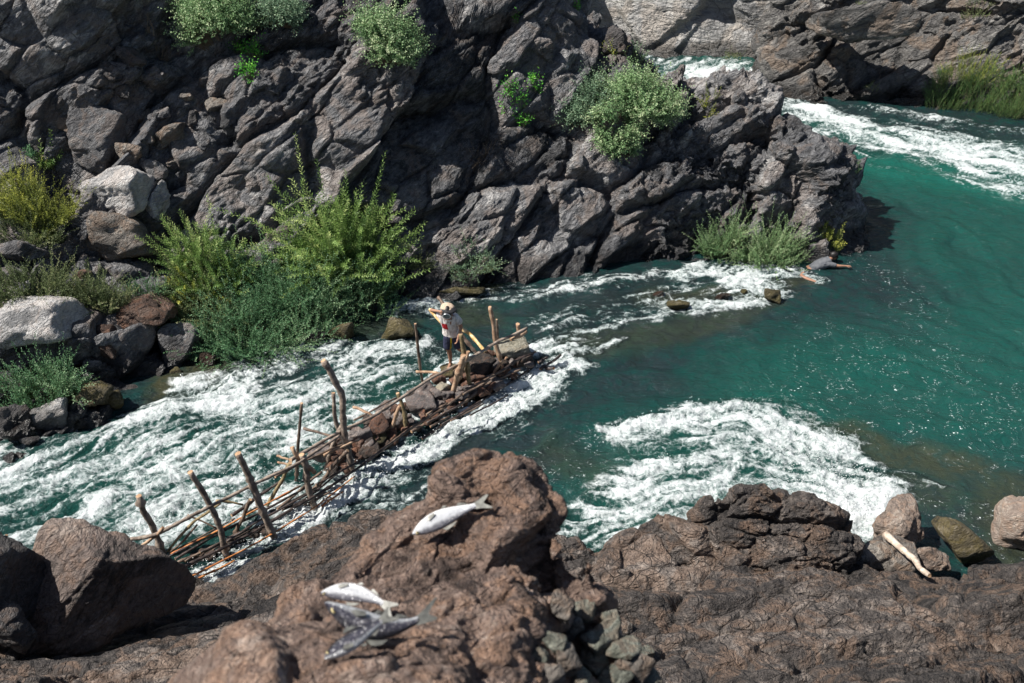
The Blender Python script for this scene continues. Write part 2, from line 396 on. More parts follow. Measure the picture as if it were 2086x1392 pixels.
# far right cliff
d_far = Rock(rotm(0, math.radians(28), 0), (3.8, 1.5, 0.55, 0.22), (0.95, 0.34, 0.15, 0.06), 1.3, 0.035, (0.6, 1, 1.5), 11, 0.15)
R_ctrl = [tuple(at_z(1518, 140, 0)), tuple(at_y(1550, 100, 40.4)), tuple(at_y(1595, 50, 41.2)), tuple(at_y(1645, 0, 42.2)), tuple(at_y(1700, -60, 43.5))]
R_ctrl += chain(1600, 197, 0, [(1600, 120, 50), (1610, 30, 58), (1610, -60, 60)])
R_ctrl += chain(1720, 206, 0, [(1720, 110, 48), (1720, 90, 20), (1720, 55, 84), (1720, 0, 50), (1720, -80, 60)])
R_ctrl += chain(1860, 206, 0, [(1860, 100, 48), (1860, 0, 55), (1860, -80, 60)])
R_ctrl += chain(2000, 232, 0, [(2000, 170, 40), (2000, 60, 55), (2000, -80, 55)])
R_ctrl += chain(2120, 245, 0, [(2120, 170, 40), (2120, 60, 55), (2120, -80, 55)])
R_ctrl += chain(2500, 290, 0, [(2500, 190, 40), (2500, 60, 55), (2500, -80, 55)])
for q in [(1490, 160), (1590, 222), (1720, 228), (1860, 232), (2000, 255), (2120, 270), (2500, 310)]:
    x, y, _ = at_z(*q); R_ctrl.append((x, y, -1.3))
R_ctrl += [(8.3, 40.6, -1.2), (9.2, 42.5, -.8), (10.4, 44.0, .6), (12.6, 46.5, 2.5), (30, 52, 14), (14, 52, 12), (42, 46, 14)]
terrain('far_bank_cliff', R_ctrl, (0.20, 0.95), (26, 54), 620, 330, d_far, M_FAR).__setitem__('kind', 'structure')

# pale wall beyond the upper river
d_wall = Rock(rotm(0, math.radians(-8), 0), (4.5, 1.6, 0.5), (0.6, 0.16, 0.035), 0.8, 0.02, (1, 1, 0.7), 21, crag=.02)
W_ctrl = [(-6, 46.0, -1.3), (4, 44.8, -1.3), (9, 44.0, -1.3), (16, 43.5, -1.3), (-6, 46.6, 0.2), (4, 45.4, 0.2), (9, 44.8, .2), (16, 44.2, .2),
          (-6, 48.5, 9), (4, 47.6, 9), (9, 47.0, 9), (16, 46.0, 9), (-6, 51, 15), (5, 50, 15), (16, 49, 15), (0, 56, 18), (12, 56, 18)]
W_ctrl = [(a, b - 2.7, c) for a, b, c in W_ctrl]
terrain('far_wall', W_ctrl, (-6, 15), (40.6, 54), 420, 260, d_wall, M_WALL, fan=False).__setitem__('kind', 'structure')

# foreground bank
d_bank = Rock(rotm(0, math.radians(-10), math.radians(-25)), (1.5, 0.6, 0.24, 0.1), (0.27, 0.12, 0.034, 0.012), 1.7, 0.009, (0.6, 1.15, 1.3), 31, 0.12, res=0.022, crag=0.018, ks=0.32)
B_ctrl = []
edge = [(-300, 1190, .1), (0, 1140, .2), (250, 1200, .3), (395, 1212, .2), (440, 1190, .3), (560, 1130, .35), (640, 1090, .35), (740, 1062, .35), (840, 1050, .35), (960, 1090, .3), (1080, 1100, .3), (1180, 1112, .4),
        (1240, 1118, .6), (1280, 1085, .95), (1370, 1062, 1.2), (1437, 1015, 1.75), (1500, 1000, 1.9), (1560, 992, 1.95), (1640, 1012, 1.7), (1700, 1055, 1.2), (1755, 1105, .7), (1830, 1172, .6),
        (1900, 1178, .7), (1960, 1160, .9), (2086, 1140, .9), (2400, 1130, .9)]
for (x, y, z) in edge:
    p = at_z(x, y, z); B_ctrl.append(tuple(p)); k = 0.45 + 0.35 * z
    B_ctrl.append((p[0] - 0.1, p[1] + k, -1.3)); B_ctrl.append((p[0] - 0.1, p[1] + k + 1.2, -2.2))
B_ctrl += [tuple(at_z(x, y, z)) for (x, y, z) in [(1460, 1060, 1.5), (1600, 1080, 1.45), (1700, 1120, 1.25), (1380, 1110, 1.1), (1400, 1168, .75), (1550, 1172, .95), (1690, 1172, .95), (1760, 1165, .9),
      (1300, 1160, 1.1), (1240, 1220, 1.7), (1420, 1215, 1.7), (1600, 1190, 1.6), (1720, 1190, 1.7), (1500, 1260, 2.2), (1700, 1260, 2.2), (1900, 1220, 1.7), (2050, 1190, 1.6), (2000, 1290, 2.4),
      (1500, 1392, 3.4), (1800, 1392, 3.4), (2086, 1392, 3.5), (1250, 1392, 3.3), (2400, 1300, 3), (480, 1225, .9), (650, 1150, 1.2), (820, 1110, 1.3), (300, 1260, 1.1), (120, 1270, 1.0), (0, 1290, 1.3),
      (500, 1290, 2.0), (300, 1392, 3.2), (0, 1392, 2.9), (-300, 1300, 2.4), (-300, 1392, 3.2), (620, 1230, 2.1), (600, 1392, 3.6), (900, 1250, 2.6), (900, 1392, 3.6), (1080, 1250, 2.2)]]
B_ctrl += [(-8, 4, 5.2), (-4, 4, 5.4), (0, 4, 5.6), (4, 4, 5.6), (8, 4, 5.2), (-8, 0, 8), (-3, 0, 8.8), (3, 0, 8.8), (8, 0, 8), (-8, -5, 10), (0, -5, 10.3), (8, -5, 10)]
terrain('riverbank', B_ctrl, (-8.5, 8.5), (-5, 15.5), 860, 760, d_bank, M_BANK, fan=False).__setitem__('kind', 'structure')

# near outcrop under the fish
d_out = Rock(rotm(0, math.radians(-15), math.radians(-40)), (0.85, 0.30, 0.11, 0.045), (0.17, 0.065, 0.022, 0.008), 0.9, 0.0035, (0.6, 1.1, 1.7), 51, 0.06, res=0.011, crag=0.014, ks=0.5)
A = [(955, 992, 5.9), (1015, 990, 5.9), (885, 1012, 5.7), (800, 1050, 5.5), (1108, 1018, 5.7), (1150, 1062, 5.4), (1180, 1120, 5.2), (1000, 1050, 5.25), (920, 1090, 5.0), (800, 1130, 4.9), (740, 1090, 5.2), (690, 1145, 4.9), (590, 1222, 4.6),
     (700, 1180, 4.6), (600, 1250, 4.3), (470, 1320, 4.15), (360, 1400, 3.9), (800, 1250, 4.25), (1000, 1180, 4.6), (1100, 1180, 4.75), (1190, 1190, 5.0), (700, 1320, 3.8), (600, 1392, 3.5), (900, 1392, 3.6), (900, 1300, 3.95), (1050, 1392, 3.75), (1060, 1300, 4.15), (1090, 1240, 4.5)]
A_ctrl = [tuple(at_d(*q)) for q in A]
A_ctrl += [tuple(at_d(*q)) for q in [(1170, 1270, 5.15), (1240, 1275, 5.2), (1300, 1330, 5.0), (1340, 1392, 4.85), (1220, 1392, 4.75), (1150, 1340, 4.85)]]
for (px, py, d, ox, oy) in [(955, 992, 5.9, -.1, .5), (1015, 990, 5.9, .1, .5), (885, 1012, 5.7, -.3, .45), (800, 1050, 5.5, -.45, .35), (1108, 1018, 5.7, .35, .35), (1150, 1062, 5.4, .42, .15), (740, 1090, 5.2, -.45, .35), (690, 1145, 4.9, -.45, .35), (590, 1222, 4.6, -.45, .35),
      (470, 1320, 4.15, -.45, .35), (360, 1400, 3.9, -.45, .35), (1180, 1120, 5.2, .38, 0.05), (1220, 1205, 5.0, .45, .3)]:
    p = at_d(px, py, d); A_ctrl.append((p[0] + ox, p[1] + oy, p[2] - 2.6)); A_ctrl.append((p[0] + ox * 1.8, p[1] + oy * 1.8, 3.6))
for (px, py, d, ox, oy) in [(1260, 1285, 5.2, .3, .45), (1320, 1340, 5.0, .5, .2), (1360, 1400, 4.85, .5, .1)]:
    p = at_d(px, py, d); A_ctrl.append((p[0] + ox, p[1] + oy, p[2] - 2.2)); A_ctrl.append((p[0] + ox * 2, p[1] + oy * 2, 3.6))
A_ctrl += [(-1.2, 1.2, 9.6), (0, 1.0, 9.7), (1.2, 1.2, 8.6), (2.2, 2.0, 5), (2.4, 1.0, 6), (-2.2, 1.4, 7), (-1, 0, 10), (1, 0, 9.5)]
terrain('rock_outcrop', A_ctrl, (-2.4, 2.6), (0.6, 5.8), 520, 620, d_out, M_OUT, fan=False, clampz=(3.0, 11), back=0.2)
tag(bpy.data.objects['rock_outcrop'], kind='structure')

#SPLIT1
# ------------------------------------------------------------------ ground under everything
gm = mesh_np('ground', [(-400, -200, -3.2), (400, -200, -3.2), (400, 600, -3.2), (-400, 600, -3.2)], [[0, 1, 2, 3]])
tag(link('ground', gm, simple('ground_gravel', (0.06, 0.055, 0.05), (0.1, 0.09, 0.08), scale=0.5)), kind='structure')

# ------------------------------------------------------------------ river
def wpt(q): return at_z(q[0], q[1], 0)[:2]
def seg_dist(X, Y, a, b):
    ax, ay = a; bx, by = b; dx, dy = bx - ax, by - ay; L = dx * dx + dy * dy + 1e-9
    t = np.clip(((X - ax) * dx + (Y - ay) * dy) / L, 0, 1)
    return np.hypot(X - ax - t * dx, Y - ay - t * dy), t
# (pixel polyline, half width in m at each point, strength)
FOAM = [
    ([(-150, 1050), (60, 1010), (300, 960), (560, 880), (760, 810), (900, 770)], [1.3, 1.25, 1.2, 1.1, .8, .5], .62),
    ([(560, 1000), (720, 900), (880, 790), (925, 745)], [.7, .6, .5, .4], .75),
    ([(330, 1060), (480, 990), (590, 930), (640, 890)], [.6, .6, .5, .4], .85),
    ([(0, 1000), (120, 930), (300, 850), (400, 790)], [.5, .4, .35, .3], .55),
    ([(420, 800), (500, 850), (560, 870)], [.5, .6, .4], .72),
    ([(640, 700), (560, 740), (470, 790)], [.3, .5, .5], .45),
    ([(620, 690), (670, 680), (700, 650)], [.2, .25, .2], .7),
    ([(700, 720), (800, 710), (880, 720)], [.4, .45, .4], .5),
    ([(610, 800), (740, 770), (880, 730), (925, 715)], [.5, .3, .25, .2], .55),
    ([(800, 630), (850, 615), (880, 625)], [.2, .35, .3], .7),
    ([(900, 610), (1050, 600), (1200, 575), (1350, 560)], [.3, .3, .3, .3], .30),
    ([(1080, 710), (1180, 680), (1290, 650), (1400, 625), (1500, 610), (1570, 595)], [.2, .15, .15, .25, .35, .3], .52),
    ([(1150, 660), (1250, 620), (1340, 590), (1400, 570)], [.5, .4, .3, .3], .34),
    ([(1480, 560), (1540, 580), (1570, 590)], [.35, .5, .3], .85),
    ([(1400, 555), (1520, 550), (1620, 560), (1665, 568)], [.25, .35, .25, .15], .7),
    ([(1290, 595), (1350, 620), (1380, 612)], [.2, .25, .2], .55),
    ([(1090, 735), (1110, 720), (1250, 695)], [.3, .2, .15], .55),
    # below the weir
    ([(1170, 735), (1110, 765), (1060, 790), (1000, 830), (930, 870), (860, 915), (780, 950), (730, 985), (660, 1030), (560, 1085), (470, 1140), (400, 1185)],
     [.25, .38, .5, .45, .35, .32, .32, .35, .3, .28, .25, .2], 1.0),
    ([(1060, 790), (1040, 830)], [.4, .25], .8),
    ([(770, 950), (830, 950), (900, 960), (930, 975)], [.25, .2, .2, .15], .5),
    ([(700, 1030), (780, 1025), (860, 1010)], [.3, .3, .2], .62),
    # big boil in the pool
    ([(1255, 880), (1330, 855), (1430, 843), (1520, 848), (1600, 880), (1680, 930), (1740, 975), (1770, 1010), (1755, 1060), (1720, 1085)],
     [.2, .24, .28, .36, .45, .5, .5, .42, .45, .3], .95),
    ([(1600, 900), (1640, 960), (1680, 1010), (1700, 1060)], [.5, .6, .6, .5], .7),
    ([(1330, 1000), (1440, 960), (1540, 930), (1600, 960)], [.5, .6, .6, .6], .46),
    ([(1150, 1080), (1230, 1075), (1330, 1050), (1430, 1010), (1560, 980)], [.35, .5, .5, .5, .5], .6),
    ([(1290, 970), (1320, 960), (1330, 940)], [.2, .3, .2], .8),
    ([(1300, 900), (1400, 890), (1500, 895), (1580, 930)], [.4, .5, .6, .6], .5), ([(1230, 1040), (1350, 1000), (1480, 980), (1620, 1020)], [.5, .7, .7, .6], .55),
    ([(1780, 960), (1850, 975), (1900, 980)], [.15, .12, .05], .4),
    # upper river on the right
    ([(1620, 215), (1680, 240), (1720, 260), (1800, 275), (1950, 300), (2086, 340), (2250, 370)], [.5, .8, .9, .9, 1.2, 1.6, 1.8], .66),
    ([(1640, 215), (1700, 245), (1740, 262)], [.35, .5, .5], .9),
    ([(1740, 300), (1850, 300), (1950, 320)], [.5, .6, .6], .42),
    ([(1660, 215), (1800, 225), (1900, 240), (2086, 270)], [.3, .3, .3, .3], .3),
    ([(1380, 190), (1440, 165), (1500, 150)], [1.5, 1.4, .9], .95), ([(1290, 110), (1400, 128), (1510, 128)], [.5, .5, .4], .45),
    ([(1300, 104), (1500, 112)], [.25, .2], .6),
]
FLECK = [([(1640, 820), (1760, 770), (1900, 790), (2086, 860)], [.9, 1.2, 1.5, 1.6], 1), ([(1860, 880), (1960, 870), (2086, 880)], [.3, .35, .4], 1.6), ([(1750, 520), (1830, 590), (1870, 650)], [.6, .8, .6], .6),
         ([(1560, 840), (1680, 850), (1760, 860)], [.5, .6, .5], .9), ([(1100, 940), (1180, 930), (1250, 960)], [.7, .7, .7], .75), ([(1650, 660), (1800, 740)], [.8, 1.0], .45), ([(1800, 980), (1950, 1040), (2050, 1080)], [.5, .6, .6], .9)]
FLOWD = [((60, 1010), (400, 870)), ((400, 870), (800, 740)), ((800, 740), (1000, 640)), ((1000, 620), (1250, 590)), ((1100, 700), (1550, 600)), ((1300, 580), (1620, 560)),
         ((1000, 830), (1120, 760)), ((1250, 720), (1500, 690)), ((1500, 760), (1800, 720)), ((1800, 700), (2086, 800)), ((1850, 480), (1950, 620)), ((1780, 440), (1830, 560)), ((1650, 230), (2000, 310)), ((1800, 330), (2086, 400)),
         ((1260, 870), (1450, 845)), ((1560, 870), (1700, 940)), ((1150, 1070), (1400, 1000)), ((1400, 1000), (1560, 960)), ((1780, 970), (2000, 1000)), ((1820, 1010), (2000, 1100)), ((1400, 180), (1480, 130)), ((560, 1060), (840, 960)), ((1900, 250), (2086, 280)), ((1750, 860), (2086, 860))]
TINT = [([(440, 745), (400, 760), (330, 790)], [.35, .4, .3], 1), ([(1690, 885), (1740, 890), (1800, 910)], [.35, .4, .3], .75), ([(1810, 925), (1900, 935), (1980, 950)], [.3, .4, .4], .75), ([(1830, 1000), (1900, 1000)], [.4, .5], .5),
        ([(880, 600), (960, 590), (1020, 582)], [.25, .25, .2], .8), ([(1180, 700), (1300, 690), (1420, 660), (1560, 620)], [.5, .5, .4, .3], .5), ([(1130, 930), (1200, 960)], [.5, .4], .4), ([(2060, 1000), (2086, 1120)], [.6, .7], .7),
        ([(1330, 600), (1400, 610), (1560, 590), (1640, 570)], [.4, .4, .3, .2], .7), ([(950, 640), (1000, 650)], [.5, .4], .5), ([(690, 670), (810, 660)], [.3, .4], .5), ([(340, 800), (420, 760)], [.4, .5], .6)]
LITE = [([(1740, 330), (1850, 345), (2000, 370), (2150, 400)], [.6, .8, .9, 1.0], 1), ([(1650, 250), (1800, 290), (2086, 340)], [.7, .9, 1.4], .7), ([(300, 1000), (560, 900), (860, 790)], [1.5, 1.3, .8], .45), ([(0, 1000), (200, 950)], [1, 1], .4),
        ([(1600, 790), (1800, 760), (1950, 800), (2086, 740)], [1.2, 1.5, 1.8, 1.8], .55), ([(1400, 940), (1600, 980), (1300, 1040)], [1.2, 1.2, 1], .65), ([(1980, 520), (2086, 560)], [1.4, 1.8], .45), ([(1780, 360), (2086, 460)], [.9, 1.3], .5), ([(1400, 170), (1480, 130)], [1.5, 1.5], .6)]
def field(X, Y, strokes, soft=1.0, mode='max'):
    out = np.zeros(X.shape)
    for (poly, wd, s) in strokes:
        P = [wpt(q) for q in poly]; best = np.zeros(X.shape)
        for k in range(len(P) - 1):
            d, t = seg_dist(X, Y, P[k], P[k + 1]); r = wd[k] * (1 - t) + wd[k + 1] * t
            best = np.maximum(best, np.clip(1.25 - 0.75 * (d / r) * soft, 0, 1))
        best = best * best * (3 - 2 * best)
        out = 1 - (1 - out) * (1 - np.clip(best * s, 0, 1)) if mode == 'screen' else np.maximum(out, best * s)
    return out
ROWS, COLS = 860, 1000
yy = 1 / np.linspace(1 / 9.0, 1 / 62.0, ROWS)
uu = np.linspace(-1.05, 0.95, COLS)
U, Yw = np.meshgrid(uu, yy); Xw = U * (Yw * 0.84 + 3.3)
P0 = np.stack([Xw, Yw, np.zeros_like(Xw)], 2).reshape(-1, 3)
x0, y0 = P0[:, 0], P0[:, 1]
wpn = np.stack([fbm(P0 * 1.3, 3, 5), fbm(P0 * 1.3, 3, 15)], 1)
wp2 = np.stack([fbm(P0 * 4.5, 3, 25), fbm(P0 * 4.5, 3, 35)], 1)
xw_, yw_ = x0 + wpn[:, 0] * 0.5 + wp2[:, 0] * 0.16, y0 + wpn[:, 1] * 0.5 + wp2[:, 1] * 0.16
foam = field(xw_, yw_, FOAM, 0.72) * 0.86
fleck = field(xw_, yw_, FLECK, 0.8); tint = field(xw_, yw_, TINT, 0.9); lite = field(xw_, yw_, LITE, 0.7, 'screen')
# flow direction field
fa = np.array([(wpt(a) + wpt(b)) / 2 for a, b in FLOWD]); fd = np.array([wpt(b) - wpt(a) for a, b in FLOWD]); fd /= np.linalg.norm(fd, axis=1)[:, None]
def flow(x, y):
    vx = np.zeros_like(x); vy = np.zeros_like(x)
    for (c, d) in zip(fa, fd):
        wgt = 1 / (((x - c[0]) ** 2 + (y - c[1]) ** 2) ** 1.5 + 0.2); vx += wgt * d[0]; vy += wgt * d[1]
    n = np.hypot(vx, vy) + 1e-9; return vx / n, vy / n
gx = np.linspace(-40, 40, 321); gy = np.linspace(5, 65, 241); GX, GY = np.meshgrid(gx, gy)
FX, FY = flow(GX, GY)
cu = np.stack([GX, GY, GX * 0], 2).reshape(-1, 3)
eps = perlin(cu * 0.9, 91).reshape(GX.shape)              # curl wobble
ey, ex = np.gradient(eps, 0.25, 0.25); FX = FX + ey * 0.55; FY = FY - ex * 0.55
TEX = np.random.RandomState(5).rand(1024, 1024)
def bil(T, fx, fy, wrap=True):
    ix = np.floor(fx).astype(np.int64); iy = np.floor(fy).astype(np.int64); a = fx - ix; b = fy - iy
    if wrap: g = lambda j, i: T[j & 1023, i & 1023]
    else:
        g = lambda j, i: T[np.clip(j, 0, T.shape[0] - 1), np.clip(i, 0, T.shape[1] - 1)]
    return (g(iy, ix) * (1 - a) + g(iy, ix + 1) * a) * (1 - b) + (g(iy + 1, ix) * (1 - a) + g(iy + 1, ix + 1) * a) * b
def lic(x, y, cell, step, k):
    s = np.zeros_like(x); tot = 0
    for sg in (1, -1):
        cx, cy = x.copy(), y.copy()
        for i in range(k):
            vx = bil(FX, (cx + 40) / 0.25, (cy - 5) / 0.25, False); vy = bil(FY, (cx + 40) / 0.25, (cy - 5) / 0.25, False)
            cx += sg * vx * step; cy += sg * vy * step
            wgt = 1 - i / k; s += wgt * bil(TEX, cx / cell, cy / cell); tot += wgt
    s = s / tot; return (s - s.mean()) / s.std()
st1 = lic(x0, y0, 0.10, 0.07, 12); st2 = lic(x0, y0, 0.05, 0.045, 8); st3 = lic(x0, y0, 0.36, 0.22, 6)
streak = st1 * 0.5 + st2 * 0.35 + st3 * 0.5
turb = np.clip(foam * 1.1 + 0.25 * sstep(14, 20, y0) * 0, 0, 1)
nb1 = fbm(P0 * np.array([0.9, 1.3, 1]), 3, 2); nb2 = fbm(P0 * 3.2, 4, 9, True); nb3 = fbm(P0 * 8.0, 3, 29)
zz = 0.05 * nb1 + 0.018 * st3 * (1 - turb) + turb * (0.13 * nb1 + 0.17 * nb2 + 0.05 * nb3 + 0.022 * streak) + 0.012 * st3 + 0.006 * nb3
Pw = P0.copy(); Pw[:, 2] = zz - 0.02
wm = mesh_np('river_water', Pw, grid_faces(ROWS, COLS)[:, ::-1] if False else grid_faces(ROWS, COLS), True,
             {'foam': foam, 'fleck': fleck, 'tint': tint, 'lite': lite, 'streak': streak, 'soft': st3})
t = NT('river_surface'); v = t.pos()
foam_a, fl_a, ti_a, li_a, st_a, so_a = (t.attr(k) for k in ('foam', 'fleck', 'tint', 'lite', 'streak', 'soft'))
vd = t.n('ShaderNodeVectorMath', operation='ADD'); nz = t.n('ShaderNodeTexNoise'); t.put(nz.inputs['Vector'], v); nz.inputs['Scale'].default_value = 3.0; nz.inputs['Detail'].default_value = 4
sc_ = t.n('ShaderNodeVectorMath', operation='SCALE'); t.put(sc_.inputs[0], nz.outputs['Color']); sc_.inputs['Scale'].default_value = 0.28
t.put(vd.inputs[0], v); t.put(vd.inputs[1], sc_.outputs[0]); vw = vd.outputs[0]
n_f = t.noise(vw, 15.0, 6, 0.75, 0.5); n_m = t.noise(vw, 3.4, 7, 0.66, 1.0)
lace = t.voro(vw, 5.5, 'DISTANCE_TO_EDGE'); lace2 = t.voro(vw, 15, 'DISTANCE_TO_EDGE')
lc = t.math('ADD', t.mapr(lace, 0.16, 0.0), t.math('MULTIPLY', t.mapr(lace2, 0.2, 0.0), 0.6))
pat = t.math('ADD', t.math('MULTIPLY', st_a, 0.27), t.math('MULTIPLY', t.math('SUBTRACT', n_m, 0.5), 1.7))
pat = t.math('ADD', pat, t.math('MULTIPLY', t.math('SUBTRACT', n_f, 0.5), 0.95))
pat = t.math('ADD', pat, t.math('MULTIPLY', t.math('SUBTRACT', lc, 0.5), 0.16))
F = t.math('ADD', foam_a, pat)
fm = t.math('MULTIPLY', t.mapr(F, 0.22, 1.05), t.mapr(n_f, 0.25, 0.6, 0.72, 1.0))
fm = t.math('MULTIPLY', fm, t.mapr(foam_a, 0.03, 0.2))
milk = t.math('MULTIPLY', t.mapr(F, 0.1, 0.9), t.mapr(foam_a, 0.05, 0.6))
# bubbles drifting on the pool
bub = t.voro(vw, 13, 'F1'); bn = t.noise(v, 1.7, 5, 0.7, 1.5)
bb = t.math('MULTIPLY', t.mapr(bub, 0.24, 0.10), t.mapr(t.math('ADD', bn, t.math('MULTIPLY', fl_a, 0.13)), 0.70, 0.77))
bb = t.math('MULTIPLY', bb, t.mapr(fl_a, 0.0, 0.3))
bl = t.math('MULTIPLY', t.mapr(t.math('ABSOLUTE', t.math('SUBTRACT', t.noise(vw, 1.3, 5, 0.55, 1.5), 0.5)), 0.007, 0.0), t.mapr(fl_a, 0.1, 0.7))
bl = t.math('MULTIPLY', bl, t.mapr(n_f, 0.5, 0.62))
fall = t.math('MAXIMUM', fm, t.math('MULTIPLY', t.math('MAXIMUM', bb, bl), 0.85))
deep = t.mix(t.mapr(t.math('ADD', t.math('MULTIPLY', so_a, 0.04), n_m), 0.4, 0.62), (0.011, 0.020, 0.022), (0.006, 0.028, 0.026))
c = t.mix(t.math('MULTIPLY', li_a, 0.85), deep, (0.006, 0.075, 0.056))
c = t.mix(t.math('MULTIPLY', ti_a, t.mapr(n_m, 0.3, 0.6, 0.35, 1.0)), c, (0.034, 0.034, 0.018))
c = t.mix(t.math('MULTIPLY', milk, 0.68), c, (0.16, 0.27, 0.255))
c = t.mix(fall, c, (0.70, 0.74, 0.745))
hh = t.math('ADD', t.math('MULTIPLY', t.noise(vw, 5.0, 5, 0.6, 0.8), 0.5), t.math('MULTIPLY', st_a, 0.035))
hh = t.math('ADD', hh, t.math('MULTIPLY', t.noise(t.mapping(vw, (0.5, 1.4, 1), (0, 0, .35)), 2.2, 5, .6, 1.2), 0.9))
hh = t.math('ADD', hh, t.math('MULTIPLY', n_f, t.mapr(foam_a, 0.0, 0.4, 0.12, 1.0)))
hh = t.math('ADD', hh, t.math('MULTIPLY', t.noise(vw, 30, 3, 0.6), t.mapr(foam_a, 0.0, 0.4, 0.05, 0.3)))
nbm = t.bump(hh, 0.11, 0.9)
ws = t.bsdf(c, t.mapr(fall, 0, 1, 0.06, 0.75), nbm, t.mapr(fall, 0, 1, 0.5, 0.15), IOR=1.33)
M_WATER = t.end(ws)
tag(link('river', wm, M_WATER), kind='structure')
# droplets thrown up along the broken water
rs = np.random.RandomState(21)
src = np.where(field(xw_, yw_, [FOAM[17], FOAM[21], FOAM[22]] , 1.0) > .5)[0]
src = np.concatenate([rs.choice(src, 2600), rs.choice(np.where(foam > .55)[0], 1800)])
c0 = Pw[src] + np.stack([rs.normal(size=len(src)) * .05, rs.normal(size=len(src)) * .05, np.abs(rs.normal(size=len(src))) * .09 + .01], 1)
tet = np.array([[1, 1, 1], [1, -1, -1], [-1, 1, -1], [-1, -1, 1]]) * .6
vv_ = (c0[:, None] + tet[None] * (rs.uniform(.004, .013, len(src)) * (1 + .02 * c0[:, 1]))[:, None, None]).reshape(-1, 3)
ff = (np.arange(len(src))[:, None, None] * 4 + np.array([[0, 1, 2], [0, 3, 1], [0, 2, 3], [1, 3, 2]])[None]).reshape(-1, 3)
tag(link('water_spray', mesh_np('water_spray', vv_, ff, True), simple('spray_drops', (.8, .82, .82), (.8, .82, .82), rough=.4)), 'white droplets of spray above the foam', 'spray', kind='stuff')
#SPLIT2
# ------------------------------------------------------------------ boulders and stones
_ico = {}
def ico(sub):
    if sub not in _ico:
        b = bmesh.new(); bmesh.ops.create_icosphere(b, subdivisions=sub, radius=1)
        _ico[sub] = (np.array([v.co[:] for v in b.verts]), np.array([[v.index for v in f.verts] for f in b.faces])); b.free()
    return _ico[sub]
def stone_verts(dims, rot, seed, sub=5, planes=None, nplanes=11, rough_=1.3, soft=24, knob=0.0):
    V, Fc = ico(sub); rs = np.random.RandomState(seed)
    if planes is None:
        n = rs.normal(size=(nplanes, 3)); n /= np.linalg.norm(n, axis=1)[:, None]
        n = np.concatenate([n, np.eye(3), -np.eye(3)]); dd = np.concatenate([rs.uniform(0.55, 0.92, nplanes), np.full(6, 0.97)])
    else:
        n = np.array([q[:3] for q in planes], float); n /= np.linalg.norm(n, axis=1)[:, None]; dd = np.array([q[3] for q in planes])
    r = np.maximum(V @ n.T, 1e-3) / dd                       # 1 / distance to each plane
    rad = 1 / (np.sum(r ** soft, 1) ** (1 / soft))
    P = V * rad[:, None] * np.array(dims) * 0.5
    s = float(np.mean(dims)); q = P + seed * 3.7
    N = V / np.array(dims); N /= np.linalg.norm(N, axis=1)[:, None]
    d = s * 0.035 * fbm(q / s * 2.2, 4, seed % 50) * 2 + s * 0.014 * rough_ * fbm(q / s * 9, 4, seed % 50 + 3, True) * 2
    f1, f2, h, v = cells(q @ STR.T / s * np.array([1.4, 2.2, 3.4]), seed % 30, 12.0)
    d += s * 0.045 * rough_ * (v - 0.45 * np.exp(-(f2 - f1) / 0.08))
    if knob: d += s * knob * fbm(q / s * 4.5, 4, seed % 50 + 9, True) * 2
    P = P + N * d[:, None]
    P = P @ np.array(rot).T
    return P, Fc, h[:, 0] - 0.5
def make_stone(name, loc, dims, rot, seed, mat, sub=5, **kw):
    P, Fc, tone = stone_verts(dims, rot, seed, sub, **kw)
    me = mesh_np(name, P, Fc, True, {'tone': tone}); return link(name, me, mat, None, loc)
R_ = rock_material
M_B_PALE = R_('pale_boulder', (0.24, 0.24, 0.24), (0.50, 0.49, 0.48), (0.70, 0.68, 0.65), (0.46, 0.34, 0.26), 2.0, 0.25, strata=(0, 0.5, 0))
M_B_GREY = R_('grey_boulder', (0.05, 0.05, 0.055), (0.15, 0.15, 0.155), (0.30, 0.30, 0.29), (0.24, 0.17, 0.13), 2.0, 0.35)
M_B_MID = R_('brown_grey_boulder', (0.08, 0.07, 0.062), (0.19, 0.17, 0.15), (0.36, 0.33, 0.29), (0.22, 0.14, 0.09), 2.0, 0.6)
M_B_RED = R_('reddish_boulder', (0.04, 0.022, 0.016), (0.10, 0.065, 0.05), (0.22, 0.16, 0.13), (0.17, 0.08, 0.045), 2.2, 0.6)
M_B_DARK = R_('dark_boulder', (0.03, 0.028, 0.03), (0.08, 0.075, 0.075), (0.19, 0.18, 0.17), (0.12, 0.08, 0.06), 2.0, 0.5)
M_B_MOSS = R_('mossy_boulder', (0.03, 0.026, 0.015), (0.11, 0.09, 0.05), (0.30, 0.26, 0.19), (0.11, 0.085, 0.02), 3.0, 0.6, moss=0.6, wet=False)
M_B_KNOB = R_('knobbly_boulder', (0.12, 0.095, 0.08), (0.30, 0.24, 0.20), (0.46, 0.39, 0.33), (0.36, 0.24, 0.17), 3.0, 0.6, wet=False)
M_B_GREEN = R_('greenish_stone', (0.07, 0.075, 0.06), (0.19, 0.20, 0.165), (0.33, 0.35, 0.30), (0.19, 0.13, 0.09), 5.0, 0.6, wet=False)
M_E = R_('split_block_rock', (0.04, 0.034, 0.032), (0.17, 0.135, 0.12), (0.34, 0.28, 0.24), (0.24, 0.155, 0.11), 1.6, 0.5, wet=False, strata=(0, 0.9, 0.3))

